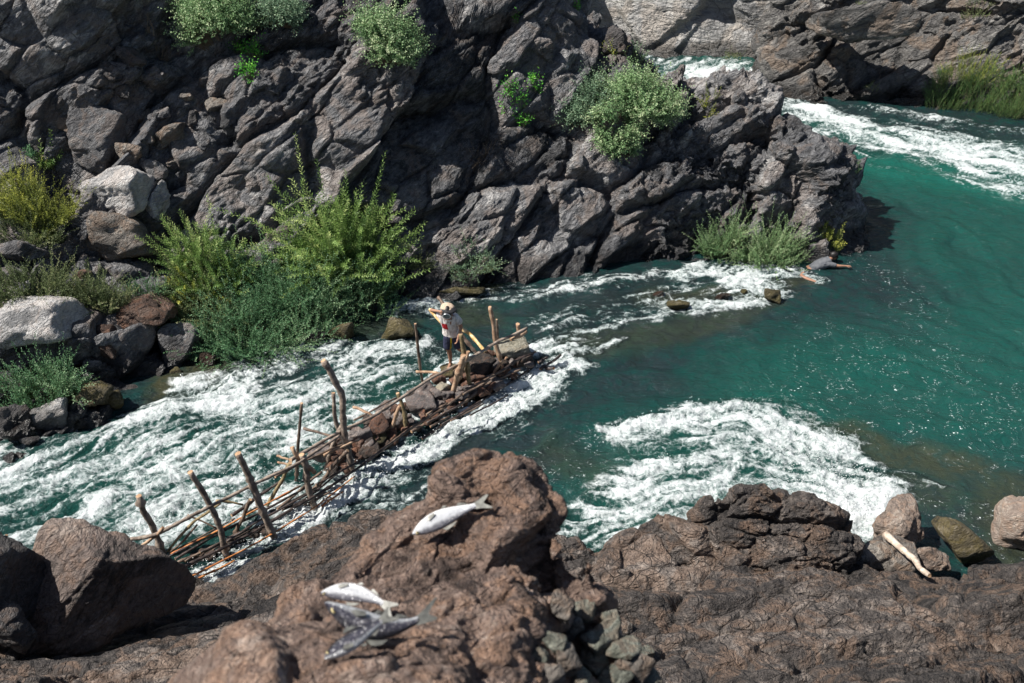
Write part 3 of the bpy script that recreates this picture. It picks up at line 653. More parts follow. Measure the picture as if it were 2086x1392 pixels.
def boulder(px, py, wpx, hpx, label, mat, seed, roll=0, yaw=None, z=None, dep=0.85, sub=5, cat='boulder', name='boulder', sink=0.12, group=None, **kw):
    base = at_z(px, py + hpx * 0.42, z) if z is not None else hit(px, py + hpx * 0.42)
    d = depth_of(base); m = d / FPX; Wd, Hd = wpx * m, hpx * m * 1.02; D = dep * (Wd + Hd) / 2
    c = CAM + ray(px, py) * (d + D * 0.1)
    rs = np.random.RandomState(seed)
    # the boulder's own axes: across, away and up, tilted back like the bank it lies on
    rot = rotm(math.radians(-22), 0, 0) @ rotm(0, math.radians(roll), 0)
    o = make_stone(name, c, (Wd, D, Hd), rot, seed, mat, sub, **kw)
    return tag(o, label, cat, group)
BL = [
 (235, 390, 152, 126, 'large whitish boulder with a crack across it, above the bushes on the left bank', M_B_PALE, 11, -14, {}),
 (322, 415, 58, 100, 'tall narrow pale boulder leaning right beside the big whitish boulder', M_B_PALE, 12, 22, {}),
 (316, 346, 58, 56, 'small square dark grey block on top of the tall narrow pale boulder', M_B_GREY, 13, 12, {}),
 (205, 283, 140, 135, 'large angular dark grey boulder above and behind the whitish one', M_B_GREY, 14, 25, {'nplanes': 7}),
 (340, 285, 150, 52, 'long tilted slab of layered light brown rock lodged in the gully of the cliff', M_B_MID, 15, -28, {}),
 (262, 312, 60, 50, 'small rough grey rock wedged between the big angular boulder and the layered slab', M_B_MID, 16, 10, {}),
 (145, 245, 60, 70, 'narrow grey rock standing at the left edge of the angular dark boulder', M_B_MID, 17, -20, {}),
 (215, 205, 80, 40, 'flat brown slab lying above the angular dark boulder', M_B_MID, 18, -10, {}),
 (268, 120, 70, 45, 'rounded brown block sitting high in the gully below the dry twigs', M_B_DARK, 19, 5, {}),
 (222, 150, 70, 50, 'rough dark block lower left of the rounded brown block', M_B_DARK, 20, 8, {}),
 (252, 178, 40, 48, 'small dark upright rock under the two brown blocks of the gully', M_B_DARK, 21, 0, {}),
 (440, 215, 60, 40, 'light brown tilted rock in the gully right of the layered slab', M_B_MID, 22, -30, {}),
 (255, 490, 195, 105, 'big rounded grey brown boulder with fine cracks between the left bushes', M_B_MID, 23, 12, {'soft': 9}),
 (50, 515, 130, 50, 'flat dark grey slab under the yellow green bush at the left edge', M_B_GREY, 24, -8, {}),
 (150, 490, 50, 55, 'small purplish grey stone between the yellow bush and the big rounded boulder', M_B_GREY, 25, 20, {}),
 (78, 662, 170, 108, 'broad flat pale grey boulder between two bushes at the left edge', M_B_PALE, 26, 8, {'nplanes': 6}),
 (215, 692, 74, 72, 'orange brown boulder between the pale flat boulder and the curved dark one', M_B_RED, 27, 10, {}),
 (262, 725, 165, 92, 'long curved dark grey boulder with a layered side at the water edge', M_B_GREY, 28, -30, {'soft': 9}),
 (370, 690, 86, 104, 'smooth bluish grey upright boulder left of the dense bush', M_B_GREY, 29, 12, {'soft': 10}),
 (285, 632, 130, 62, 'dark reddish brown rock lying under the small weeds', M_B_RED, 30, -8, {}),
 (350, 622, 60, 50, 'small dark brown rock between the reddish rock and the dense bush', M_B_RED, 31, 15, {}),
 (104, 848, 92, 70, 'pale cream boulder with a green waterline low on the left bank', M_B_PALE, 32, -12, {'moss': 1}),
 (180, 808, 80, 66, 'striped grey boulder with yellow moss right of the pale cream boulder', M_B_MOSS, 33, 20, {}),
 (25, 870, 80, 90, 'dark grey boulder in the lower left corner of the left bank', M_B_DARK, 34, 0, {}),
 (35, 590, 60, 30, 'flat pale stone in front of the bush at the left edge', M_B_PALE, 35, -5, {}),
 (570, 480, 55, 40, 'small pinkish rock poking out of the top of the green bushes', M_B_MID, 36, -18, {}),
 (478, 598, 60, 32, 'brown stone showing through the middle of the green bushes', M_B_MID, 37, 10, {}),
 (1257, 82, 72, 78, 'rounded black rock standing in front of the pale wall at the river bend', M_B_DARK, 38, 0, {'knob': .05}),
 (1020, 130, 50, 46, 'small brown block stuck in the dark corner of the cliff', M_CLIFF, 39, 10, {}),
 (1095, 95, 100, 62, 'dark wedge of rock jutting from the upper cliff', M_CLIFF, 40, 25, {}),
]
for (x, y, w_, h_, lab, mt, sd_, roll, kw) in BL:
    kw = dict(kw); kw.pop('moss', None); boulder(x, y, w_, h_, lab, mt, sd_, roll, **kw)
for (x, y, w_, h_, lab, mt, sd_, roll) in [
 (694, 678, 62, 46, 'low brown mossy rock in the rapids left of the man, near the bushes', M_B_MOSS, 51, 0),
 (808, 668, 80, 56, 'tan mossy rock standing in the rapids directly left of the man', M_B_MOSS, 52, -12),
 (1385, 620, 56, 26, 'low mossy rock awash in the middle of the small rapid', M_B_MOSS, 53, 0),
 (1471, 604, 34, 14, 'tiny brown rock just breaking the foam of the small rapid', M_B_RED, 54, 0),
 (1516, 594, 18, 12, 'tiny yellow mossy rock in the white foam of the small rapid', M_B_MOSS, 55, 0),
 (1571, 602, 40, 34, 'yellow mossy rock at the lower end of the white rapid near the swimmer', M_B_MOSS, 56, 10),
 (935, 592, 110, 16, 'flat yellow mossy ledge at the foot of the cliff behind the man', M_B_MOSS, 57, 0),
 (640, 690, 50, 26, 'dark wet rock at the water edge below the dense bush', M_B_DARK, 58, 0),
 (1340, 600, 26, 12, 'small brown stone in the ripples left of the mossy awash rock', M_B_RED, 59, 0),
 (358, 756, 30, 18, 'small rounded wet stone at the foot of the smooth upright boulder', M_B_MOSS, 60, 0),
 (233, 818, 60, 40, 'yellow green mossy rock dipping into the water by the striped boulder', M_B_MOSS, 61, 20),
]:
    boulder(x, y, w_, h_, lab, mt, sd_, roll, z=-0.02, name='river_rock', cat='rock', sub=4, knob=.03)
for (x, y, w_, h_, lab, mt, sd_, roll, z, kw) in [
 (1832, 1068, 112, 104, 'knobbly beige boulder at the water edge on the right', M_B_KNOB, 71, -14, .35, {'knob': .045, 'soft': 8}),
 (1800, 1130, 120, 96, 'smooth pale grey boulder under the driftwood plank', M_B_MID, 72, 20, .3, {'soft': 8}),
 (1898, 1138, 84, 60, 'small beige boulder with dark holes right of the driftwood plank', M_B_KNOB, 73, 6, .3, {}),
 (1958, 1104, 118, 80, 'wet olive green mossy boulder at the water edge on the right', M_B_MOSS, 74, 28, .1, {'nplanes': 6}),
 (2075, 1062, 130, 130, 'large pale wet boulder half under water at the right edge', M_B_KNOB, 75, -30, .05, {'soft': 8}),
 (1872, 1085, 30, 40, 'small brown stone tucked behind the knobbly boulder', M_B_KNOB, 76, 0, .3, {}),
 (1790, 1205, 60, 40, 'small blue grey block in the cleft of the right bank', M_B_GREY, 77, 10, 1.4, {}),
 (1480, 1172, 70, 26, 'small dark slab lying in the gap under the big flat rock', M_B_DARK, 78, -6, .9, {}),
 (20, 1275, 110, 110, 'dark smooth boulder in the lower left corner', M_B_DARK, 79, 30, 2.2, {}),
]:
    boulder(x, y, w_, h_, lab, mt, sd_, roll, z=z, **kw)
boulder(1752, 52, 190, 66, 'jutting brown rock slab with a black shadow beneath it, high on the far cliff', M_FAR, 93, -6, z=2.4, dep=1.3, name='rock_slab', cat='rock', nplanes=7)
rs = np.random.RandomState(31)
for k, (x, y) in enumerate([(300, 205), (330, 235), (285, 240), (238, 235), (180, 235), (300, 285), (395, 245), (410, 290), (355, 330), (150, 300), (120, 290), (380, 200), (420, 170), (255, 95), (100, 320), (130, 210)]):
    boulder(x, y, rs.uniform(26, 52), rs.uniform(20, 38), 'small rough rubble stone lodged in the gully of the cliff above the big boulders', [M_B_DARK, M_B_GREY, M_B_MID][k % 3], 700 + k, rs.uniform(-30, 30), sub=4, group='rubble in the gully of the cliff')
for k, (x, y) in enumerate([(420, 660), (330, 580), (170, 560), (120, 545), (20, 560), (150, 740), (160, 860), (60, 895), (405, 700), (300, 670), (190, 745), (420, 730), (10, 740), (240, 560)]):
    boulder(x, y, rs.uniform(30, 56), rs.uniform(20, 36), 'small dark stone lying between the boulders and bushes of the left bank', [M_B_DARK, M_B_GREY, M_B_RED][k % 3], 730 + k, rs.uniform(-20, 20), sub=4, group='small dark stones of the left bank')
# split block at the end of the weir and the dark block shading it
pe = at_d(205, 1188, 13.2)
o = make_stone('split_block', pe, (2.2, 1.45, 1.68), np.eye(3), 91, M_E, 6, soft=34, rough_=1.2,
               planes=[(-0.42, -0.62, 0.66, .50), (0.72, -0.68, 0.06, .30), (0.3, 0.9, 0.3, .75), (-0.9, 0.2, 0.1, .95), (0, 0, -1, .9), (0.1, -1, -.1, .9), (0, .2, 1, .86), (1, 0, -.3, 1.1), (0.5, .1, .86, .62)])
tag(o, 'large split block with a tan lit face, beside the near end of the weir', 'boulder')
o = make_stone('dark_block', at_d(-70, 1185, 12.6), (1.5, 1.3, 1.5), np.eye(3), 92, M_B_DARK, 5, soft=22, planes=[(0.9, -.3, .2, .7), (0, 0, 1, .7), (-1, 0, 0, .9), (0, -1, 0, .8), (0, 1, 0, .8), (0, 0, -1, .9), (.5, .2, .8, .8)])
tag(o, 'black angular block at the left edge casting its shadow on the split block', 'boulder')

# ------------------------------------------------------------------ timber weir
def wood(name, a, b, cut=False, rough_=0.75):
    t = NT(name); v = t.obj(); n1 = t.noise(v, 7, 5, 0.6, 0.4); n2 = t.noise(v, 45, 4, 0.6)
    c = t.mix(t.mapr(n1, 0.38, 0.62), a, b); c = t.mix(t.math('MULTIPLY', t.mapr(n2, 0.55, 0.7), 0.5), c, tuple(x * 0.35 for x in a))
    return t.end(t.bsdf(c, rough_, t.bump(t.math('ADD', n1, t.math('MULTIPLY', n2, 0.4)), 0.02), 0.3))
W_BARK = wood('grey_bark', (0.13, 0.10, 0.08), (0.29, 0.235, 0.19)); W_TAN = wood('tan_bark', (0.22, 0.135, 0.085), (0.40, 0.28, 0.19))
W_DARK = wood('wet_dark_wood', (0.018, 0.014, 0.013), (0.06, 0.045, 0.04), rough_=0.35); W_ORANGE = wood('peeled_orange_wood', (0.30, 0.10, 0.03), (0.50, 0.21, 0.07), rough_=0.45)
W_OLIVE = wood('olive_bark', (0.12, 0.095, 0.05), (0.26, 0.20, 0.11)); W_YEL = wood('yellow_peeled_wood', (0.34, 0.20, 0.06), (0.60, 0.46, 0.26))
W_CUT = wood('cut_wood', (0.28, 0.17, 0.10), (0.42, 0.28, 0.17)); W_MIDD = wood('wet_brown_wood', (0.06, 0.042, 0.033), (0.16, 0.115, 0.085), rough_=0.45)
def pole(name, pts, r, mats, parent, seed=0, sides=9, knots=True, r_end=None):
    rs = np.random.RandomState(seed + 500); P = np.array(pts, float)
    seg = np.linalg.norm(np.diff(P, axis=0), axis=1); cum = np.concatenate([[0], np.cumsum(seg)]); L = cum[-1]
    n = max(6, int(L / 0.07)); s = np.linspace(0, L, n)
    Q = np.stack([np.interp(s, cum, P[:, k]) for k in range(3)], 1)
    for _ in range(3): Q[1:-1] = (Q[:-2] + 2 * Q[1:-1] + Q[2:]) / 4
    Q += 0.25 * r * np.stack([np.interp(s, np.linspace(0, L, 6), rs.normal(size=6)) for k in range(3)], 1)
    T = np.gradient(Q, axis=0); T /= np.linalg.norm(T, axis=1)[:, None]
    ref = np.array([0.3, 0.2, 1.0]) if abs(T[n // 2, 2]) < 0.8 else np.array([1.0, 0.2, 0])
    A_ = np.cross(T, ref); A_ /= np.linalg.norm(A_, axis=1)[:, None]; B_ = np.cross(T, A_)
    rad = np.linspace(r, r_end if r_end else r * 0.82, n) * (1 + 0.08 * rs.normal(size=n))
    if knots:
        for _ in range(int(L * 1.6) + 1):
            k = rs.randint(1, n - 1); rad[k] *= 1.3
    th = np.linspace(0, 2 * PI, sides, endpoint=False)
    V = Q[:, None] + rad[:, None, None] * (np.cos(th)[None, :, None] * A_[:, None] + np.sin(th)[None, :, None] * B_[:, None])
    V = V * 1.0 + rs.normal(size=V.shape) * r * 0.05
    V = V.reshape(-1, 3); F = []; mi = []
    for i in range(n - 1):
        for j in range(sides):
            j2 = (j + 1) % sides; F.append((i * sides + j, i * sides + j2, (i + 1) * sides + j2, (i + 1) * sides + j)); mi.append(0)
    loc = np.array(parent.location) if parent else np.zeros(3)
    me = bpy.data.meshes.new(name)
    F.append(tuple(range(sides))[::-1]); F.append(tuple((n - 1) * sides + j for j in range(sides))); mi += [1, 1]
    me.from_pydata([tuple(v) for v in (V - loc)], [], F)
    for p_, k in zip(me.polygons, mi): p_.material_index = k; p_.use_smooth = (k == 0)
    return link(name, me, mats, parent)
wo = at_z(700, 960, 0)
weir = empty('timber_weir', wo, 'long fishing weir of lashed poles and branches filled with stones, reaching into the rapids', 'weir')
def post(pix, wpx, mat, seed, lean=0.0, z0=0.0, name='post', cut=W_CUT):
    """pix from top to bottom; the lowest pixel stands on the water or deck at z0"""
    b = at_z(*pix[-1], z0); pts = []
    n = len(pix)
    for k, q in enumerate(pix[:-1]): pts.append(at_y(q[0], q[1], b[1] + lean * (n - 1 - k) / (n - 1)))
    pts.append(b); dn = pts[-1] - pts[-2]; dn /= np.linalg.norm(dn); pts.append(b + dn * 0.35)
    m = depth_of(b) / FPX
    pts = pts[::-1]
    return pole(name, pts, wpx * m * 0.53, [mat, cut], weir, seed, r_end=wpx * m * 0.46)
def rail(pix, zs, wpx, mat, seed, name='rail', cut=W_CUT):
    if not isinstance(zs, (list, tuple)): zs = [zs] * len(pix)
    pts = [at_z(q[0], q[1], z) for q, z in zip(pix, zs)]; m = depth_of(pts[0]) / FPX
    return pole(name, pts, wpx * m * 0.5, [mat, cut], weir, seed)
post([(283, 1014), (297, 1045), (313, 1088), (332, 1124)], 13, W_BARK, 1)
post([(387, 962), (411, 1002), (435, 1046), (462, 1130)], 12, W_BARK, 2)
post([(483, 923), (511, 987), (531, 1036), (557, 1092)], 14, W_BARK, 3)
post([(612, 925), (614, 936), (621, 960), (637, 1029)], 12, W_BARK, 4)
post([(615, 820), (612, 860), (607, 913), (603, 975)], 6, W_MIDD, 5)
post([(677, 802), (680, 835), (688, 875)], 8, W_BARK, 6, z0=.35)
post([(661, 735), (674, 756), (684, 785), (699, 808), (699, 832), (702, 871), (707, 910), (716, 966)], 13, W_BARK, 7)
post([(846, 659), (852, 715), (861, 780)], 5.5, W_MIDD, 8)
post([(937, 680), (942, 706), (949, 735), (953, 760), (962, 806)], 9, W_OLIVE, 9)
post([(944, 725), (935, 757), (924, 792)], 12, W_TAN, 10, z0=.3, lean=-.1)
post([(997, 627), (1003, 658), (1008, 687), (1014, 712), (1022, 744), (1026, 768)], 8.5, W_TAN, 11)
post([(1012, 651), (1015, 690)], 5, W_MIDD, 12, z0=.6)
post([(1054, 658), (1058, 671), (1065, 692), (1076, 725)], 9, W_TAN, 13)
post([(811, 802), (820, 826), (828, 877)], 8, W_OLIVE, 14)
post([(813, 826), (807, 845), (799, 865)], 8, W_TAN, 15, z0=.25, name='brace')
post([(696, 866), (678, 906), (663, 954)], 9, W_BARK, 16, name='brace')
post([(511, 1018), (498, 1050), (484, 1082)], 8, W_MIDD, 17, name='brace')
post([(592, 941), (577, 978), (560, 1002), (543, 1031)], 8, W_OLIVE, 18, name='brace')
post([(708, 920), (675, 951), (660, 980), (636, 999)], 8, W_MIDD, 19, name='brace')
post([(1032, 727), (1027, 736), (1017, 743), (1006, 763)], 6, W_TAN, 20, z0=.2, name='brace')
post([(594, 912), (606, 930), (614, 938)], 9, W_TAN, 21, z0=1.0, name='brace')
post([(956, 716), (950, 730), (945, 745)], 7, W_TAN, 22, z0=.8, name='brace')
rail([(448, 1027), (421, 1046), (395, 1062), (377, 1080), (340, 1124)], [1.0, .8, .55, .35, 0], 6, W_OLIVE, 31, 'brace')
rail([(401, 1070), (372, 1105), (345, 1126)], [.45, .15, 0], 4.5, W_MIDD, 32, 'brace')
rail([(382, 1049), (443, 1077)], [.5, .2], 4, W_MIDD, 33, 'stick')
rail([(440, 1020), (470, 1023), (496, 1029)], [1.05, .95, .85], 5, W_OLIVE, 34, 'stick')
rail([(260, 1099), (285, 1096), (313, 1091), (400, 1045), (432, 1028), (511, 989), (608, 944), (690, 888)], [1.0, 1.0, 1.02, 1.1, 1.1, 1.12, 1.1, 1.0], 8, W_BARK, 35)
rail([(333, 1075), (318, 1092), (300, 1105), (285, 1118)], [1.15, 1.0, .8, .6], 7, W_TAN, 36, 'brace')
rail([(592, 937), (650, 905), (702, 876), (754, 853), (808, 816), (878, 770), (948, 737)], [1.1, 1.0, .95, .9, .9, .86, .86], 8, W_BARK, 37)
rail([(940, 742), (958, 730), (1010, 699), (1072, 669)], [.9, .92, .95, 1.0], 7.5, W_BARK, 38)
rail([(1040, 692), (1058, 684), (1074, 674)], [.85, .9, .95], 9, W_TAN, 39)
rail([(659, 927), (731, 896)], [.75, .75], 5, W_TAN, 40, 'stick')
rail([(560, 970), (608, 946), (640, 932), (700, 905)], [.95, .9, .8, .6], 6, W_MIDD, 41)
rail([(358, 1163), (460, 1114), (545, 1066), (631, 1017), (742, 945)], .25, 7, W_DARK, 42)
rail([(740, 946), (754, 935), (832, 876), (899, 834), (960, 790), (1030, 752)], [.25, .28, .3, .3, .3, .3], 6, W_MIDD, 43)
rail([(1020, 758), (1050, 735), (1079, 722), (1092, 716)], [.3, .32, .35, .35], 6, W_DARK, 44)
rail([(839, 880), (890, 851), (940, 824), (1000, 780), (1060, 754)], [.12, .12, .15, .15, .15], 7, W_MIDD, 45)
rail([(860, 895), (940, 842), (1040, 778), (1085, 748)], [.02, .03, .03, .05], 6, W_DARK, 46)
rail([(376, 1181), (504, 1116), (558, 1086), (640, 1035), (723, 970)], [.12, .1, .1, .08, .08], 4, W_ORANGE, 47)
rail([(391, 1186), (430, 1166), (479, 1142)], [.05, .05, .04], 4.5, W_ORANGE, 48)
rail([(655, 1031), (699, 1001)], [.03, .05], 4.5, W_ORANGE, 49)
rail([(347, 1129), (430, 1088), (520, 1040), (601, 995)], [.1, .2, .3, .35], 4, W_ORANGE, 50)
rail([(472, 1052), (520, 1015), (577, 978)], [.3, .35, .45], 8, W_DARK, 51)
rail([(357, 1139), (450, 1085), (540, 1040), (640, 985)], [.05, .15, .2, .25], 6, W_DARK, 52)
rail([(565, 1038), (610, 1000), (655, 961)], [.2, .25, .3], 6, W_MIDD, 53)
rail([(460, 1104), (530, 1060), (631, 1005)], [.15, .2, .25], 5, W_DARK, 54)
rail([(360, 1146), (400, 1130), (470, 1100)], [.05, .05, .06], 5, W_MIDD, 55)
rail([(575, 1040), (625, 1015), (700, 955)], [.1, .15, .2], 5, W_DARK, 56)
rail([(1096, 740), (1115, 728)], [.12, .2], 6, W_DARK, 57, 'stick')
rail([(1100, 753), (1125, 737), (1143, 722)], [.05, .12, .2], 6, W_DARK, 58, 'stick', W_ORANGE)
rail([(1113, 751), (1129, 751)], [.06, .1], 7, W_DARK, 59, 'stick', W_ORANGE)
rail([(1045, 697), (1080, 702)], [.45, .45], 4, W_DARK, 60, 'stick')
rail([(719, 828), (740, 838), (758, 847)], [.45, .4, .35], 6, W_TAN, 61, 'stick')
rail([(619, 873), (645, 880), (678, 890)], [.75, .7, .65], 6, W_MIDD, 62, 'stick')
rail([(564, 928), (590, 938)], [.95, .9], 5, W_TAN, 63, 'stick')
rail([(566, 942), (592, 948)], [.9, .85], 5, W_TAN, 64, 'stick')
rail([(848, 757), (870, 758), (896, 760)], [.3, .3, .35], 6, W_TAN, 65, 'stick')
rail([(721, 857), (760, 835), (808, 810)], [.35, .4, .45], 4, W_MIDD, 66, 'stick')
for k in range(24):      # loose sticks drowned along the crib
    rs = np.random.RandomState(k + 900); a = rs.uniform(0, .75); off = rs.uniform(-22, 26); L = rs.uniform(.12, .3)
    q = lambda s: (345 + (735 - 345) * s + off * .5, 1150 + (945 - 1150) * s + off)
    if k > 15: off = rs.uniform(-30, 18); a = rs.uniform(.75, 1.6)
    e_ = min(1, a + L) if k < 16 else a + L * .8
    zz_ = 0 if k < 16 else .3
    rail([q(a), q(e_)], [rs.uniform(-.02, .15) + zz_, rs.uniform(0, .25) + zz_], rs.uniform(3, 5.0), [W_DARK, W_MIDD, W_DARK, W_MIDD][k % 4], 80 + k, 'stick')
# the two long peeled poles leaning behind the man rest loose on the weir
def loose(label, pix, zs, wpx, mat, seed):
    pts = [at_z(q[0], q[1], z) for q, z in zip(pix, zs)]; m = depth_of(pts[0]) / FPX
    o = pole('pole', pts, wpx * m * .5, [mat, W_CUT], None, seed); return tag(o, label, 'pole')
loose('yellow peeled pole leaning behind the man, from beside his elbow down to the pale rock', [(876, 629), (903, 660), (949, 675), (967, 692), (990, 716)], [.9, .75, .6, .55, .5], 8, W_YEL, 71)
loose('reddish brown pole sticking up behind the head of the man', [(895, 606), (916, 640), (946, 690), (975, 722)], [1.35, 1.1, .7, .4], 8, W_MIDD, 72)
loose('thin grey pole upright in the water at the far left, behind the split block', [(12, 1090), (7, 1122)], [.5, .2], 6, W_BARK, 73)

# stones filling the crib
M_S_RED = R_('wet_red_stone', (0.035, 0.02, 0.015), (0.11, 0.062, 0.045), (0.28, 0.18, 0.14), (0.22, 0.09, 0.045), 6, .6, wet=False)
M_S_GREY = R_('speckled_grey_stone', (0.06, 0.055, 0.055), (0.16, 0.14, 0.135), (0.36, 0.32, 0.29), (0.2, 0.12, 0.09), 6, .4, wet=False)
M_S_DARK = R_('wet_black_stone', (0.015, 0.013, 0.012), (0.05, 0.04, 0.035), (0.15, 0.12, 0.10), (0.1, 0.05, 0.03), 5, .5, wet=False)
M_S_PALE = R_('pale_green_stone', (0.16, 0.15, 0.11), (0.33, 0.31, 0.25), (0.5, 0.48, 0.40), (0.34, 0.26, 0.17), 4, .4, wet=False)
def crib_stone(px, py, z, wpx, hpx, mat, seed, label, group=None, roll=-12, name='stone'):
    c = at_z(px, py, z); m = depth_of(c) / FPX; rs = np.random.RandomState(seed)
    rot = rotm(rs.uniform(-.3, .1), math.radians(roll) + rs.uniform(-.2, .2), math.radians(30) + rs.uniform(-.3, .3))
    o = make_stone(name, c, (wpx * m, (wpx + hpx) * .55 * m, hpx * m), rot, seed, mat, 4 if wpx > 26 else 3, nplanes=8)
    return tag(o, label, 'stone', group)
for a in [(1040, 712, .35, 84, 44, M_S_PALE, 'large pale greenish rock at the outer end of the weir, behind the rail'),
          (1062, 733, .25, 44, 32, M_S_DARK, 'dark angular stone right below the large pale rock on the weir'),
          (975, 745, .35, 74, 30, M_S_DARK, 'flat black slab on the weir right of the feet of the man'),
          (972, 757, .22, 84, 30, M_S_GREY, 'long brownish grey slab beneath the flat black slab on the weir'),
          (1010, 742, .3, 36, 30, M_S_GREY, 'grey stone behind the forked brace at the outer end of the weir'),
          (921, 752, .36, 54, 24, M_B_MOSS, 'mossy tan stone under the bare feet of the man'),
          (968, 772, .25, 42, 28, M_S_RED, 'brown stone between the two upright poles near the man'),
          (893, 773, .3, 40, 28, M_S_RED, 'rough brown stone at the left edge of the weir below the man'),
          (898, 792, .3, 44, 24, M_S_PALE, 'grey green flat stone left of the thick tan post'),
          (862, 793, .3, 50, 30, M_S_GREY, 'rounded grey brown stone against the left rail of the weir'),
          (858, 822, .3, 66, 38, M_S_GREY, 'large speckled grey stone in the middle of the weir'),
          (780, 833, .3, 62, 24, M_S_GREY, 'flat grey slab behind the upper rail, left of the orange ended brace'),
          (765, 868, .35, 62, 38, M_S_RED, 'large reddish brown flat stone right of the tall crooked post'),
          (735, 888, .3, 56, 36, M_S_GREY, 'bluish brown stone directly behind the tall crooked post'),
          (765, 893, .2, 52, 30, M_B_MOSS, 'green mossy stone under the large reddish flat stone'),
          (652, 925, .25, 56, 36, M_S_GREY, 'grey rounded stone left of the tall crooked post, under the rail'),
          (745, 915, .15, 56, 40, M_S_DARK, 'black wet stone in the hollow below the mossy green stone')]:
    crib_stone(a[0], a[1], a[2] - .03, a[3] * .86, a[4] * .86, a[5], 200 + int(a[0]) % 97, a[6])
cls = [(M_S_RED, 'small wet reddish brown stone packed in the weir', 'small reddish stones in the weir'), (M_S_DARK, 'small wet black stone packed in the weir', 'small black stones in the weir'),
       (M_S_GREY, 'small speckled grey stone packed in the weir', 'small grey stones in the weir'), (M_S_RED, 'small wet reddish brown stone packed in the weir', 'small reddish stones in the weir')]
rs = np.random.RandomState(77)
for i in range(21):
    for j in range(5):
        s = (i + rs.uniform(.1, .9)) / 21; a = (j + rs.uniform(.1, .9)) / 5
        cx = 668 + (1075 - 668) * s + (a - .5) * 26; cy = 942 + (722 - 942) * s + (a - .5) * 62 - 6
        k = rs.randint(4); sz = rs.uniform(17, 34)
        crib_stone(cx, cy, rs.uniform(0.0, .2) + .12 * (1 - a), sz, sz * rs.uniform(.6, .85), cls[k][0], 300 + i * 5 + j, cls[k][1], cls[k][2])
for i in range(8):
    crib_stone(400 + i * 18 + rs.uniform(-8, 8), 1140 - i * 9 + rs.uniform(-8, 8), rs.uniform(-.05, .05), 26, 18, M_S_DARK, 460 + i, 'small black stone awash between the poles of the near end of the weir', 'black stones at the near end of the weir')
# driftwood plank between the beige boulders
pd = [at_z(1808, 1090, .85), at_z(1850, 1130, .9), at_z(1892, 1172, 1.15)]
o = pole('driftwood', pd, .06, [wood('bleached_wood', (0.30, 0.24, 0.19), (0.52, 0.44, 0.36)), W_CUT], None, 95, knots=False, r_end=.035); tag(o, 'bleached driftwood plank lying between the beige boulders on the right', 'driftwood')

# greenish stones on the ledge of the outcrop
rs = np.random.RandomState(5); kk = 0
for (x, y, w_, h_) in [(1140, 1235, 60, 44), (1190, 1245, 50, 36), (1240, 1255, 54, 40), (1165, 1275, 62, 50), (1225, 1290, 80, 60), (1130, 1300, 56, 40), (1160, 1340, 60, 70), (1210, 1345, 70, 46), (1265, 1310, 90, 44),
                       (1290, 1350, 70, 50), (1250, 1375, 80, 50), (1180, 1385, 60, 40), (1130, 1370, 50, 46), (1320, 1380, 50, 40), (1105, 1335, 40, 34), (1270, 1275, 40, 30), (1310, 1325, 44, 34), (1205, 1315, 34, 26)]:
    b = hit(x, y + h_ * .3); m = depth_of(b) / FPX; c = b + np.array([0, 0, h_ * m * .25])
    rot = rotm(rs.uniform(-.5, .2), rs.uniform(-.5, .5), rs.uniform(-.8, .8)); big = w_ >= 80
    o = make_stone('stone', c, (w_ * m, w_ * m * .9, h_ * m), rot, 600 + kk, M_B_GREEN if kk % 3 else M_B_MID, 4, nplanes=8)
    if (x, y) == (1225, 1290): tag(o, 'largest brown grey stone in the middle of the green stone pile', 'stone')
    elif (x, y) == (1265, 1310): tag(o, 'long pale green stone at the right of the stone pile below the outcrop', 'stone')
    else: tag(o, 'angular greenish stone in the pile on the ledge below the outcrop' if kk % 3 else 'angular brownish stone in the pile on the ledge below the outcrop', 'stone', 'greenish stones on the ledge' if kk % 3 else 'brownish stones on the ledge')
    kk += 1

# ------------------------------------------------------------------ plants
def foliage(name, a, b, c, trans=0.35):
    t = NT(name); lv = t.attr('lv'); n = t.noise(t.obj(), 2.2, 3)
    k = t.math('ADD', t.math('MULTIPLY', lv, 0.7), t.math('MULTIPLY', n, 0.3))
    col = t.mix(t.mapr(k, 0.2, 0.6), a, b); col = t.mix(t.mapr(k, 0.62, 0.85), col, c)
    p = t.bsdf(col, 0.5, None, 0.35); tr = t.n('ShaderNodeBsdfTranslucent'); t.put(tr.inputs[0], col)
    mx = t.n('ShaderNodeMixShader'); mx.inputs[0].default_value = trans; t.put(mx.inputs[1], p); t.put(mx.inputs[2], tr.outputs[0])
    return t.end(mx.outputs[0])
L_SAGE = foliage('sage_leaves', (0.070, 0.132, 0.078), (0.186, 0.295, 0.178), (0.465, 0.589, 0.388))
L_WILLOW = foliage('willow_leaves', (0.09, 0.17, 0.045), (0.22, 0.34, 0.09), (0.48, 0.56, 0.22))
L_YELLOW = foliage('yellow_leaves', (0.155, 0.202, 0.039), (0.341, 0.372, 0.078), (0.620, 0.620, 0.124))
L_BLUE = foliage('blue_green_leaves', (0.05, 0.13, 0.06), (0.13, 0.27, 0.13), (0.32, 0.47, 0.26))
L_OLIVE = foliage('olive_leaves', (0.093, 0.132, 0.054), (0.186, 0.232, 0.101), (0.372, 0.372, 0.186))
L_BRIGHT = foliage('bright_leaves', (0.046, 0.217, 0.031), (0.124, 0.434, 0.046), (0.310, 0.620, 0.093))
L_SILVER = foliage('silver_leaves', (0.08, 0.18, 0.07), (0.25, 0.39, 0.18), (0.55, 0.64, 0.38))
L_DRY = foliage('dry_twigs', (0.186, 0.124, 0.093), (0.388, 0.279, 0.217), (0.620, 0.527, 0.434), 0.1)
L_REED = foliage('reed_leaves', (0.046, 0.109, 0.039), (0.109, 0.217, 0.070), (0.279, 0.372, 0.109))
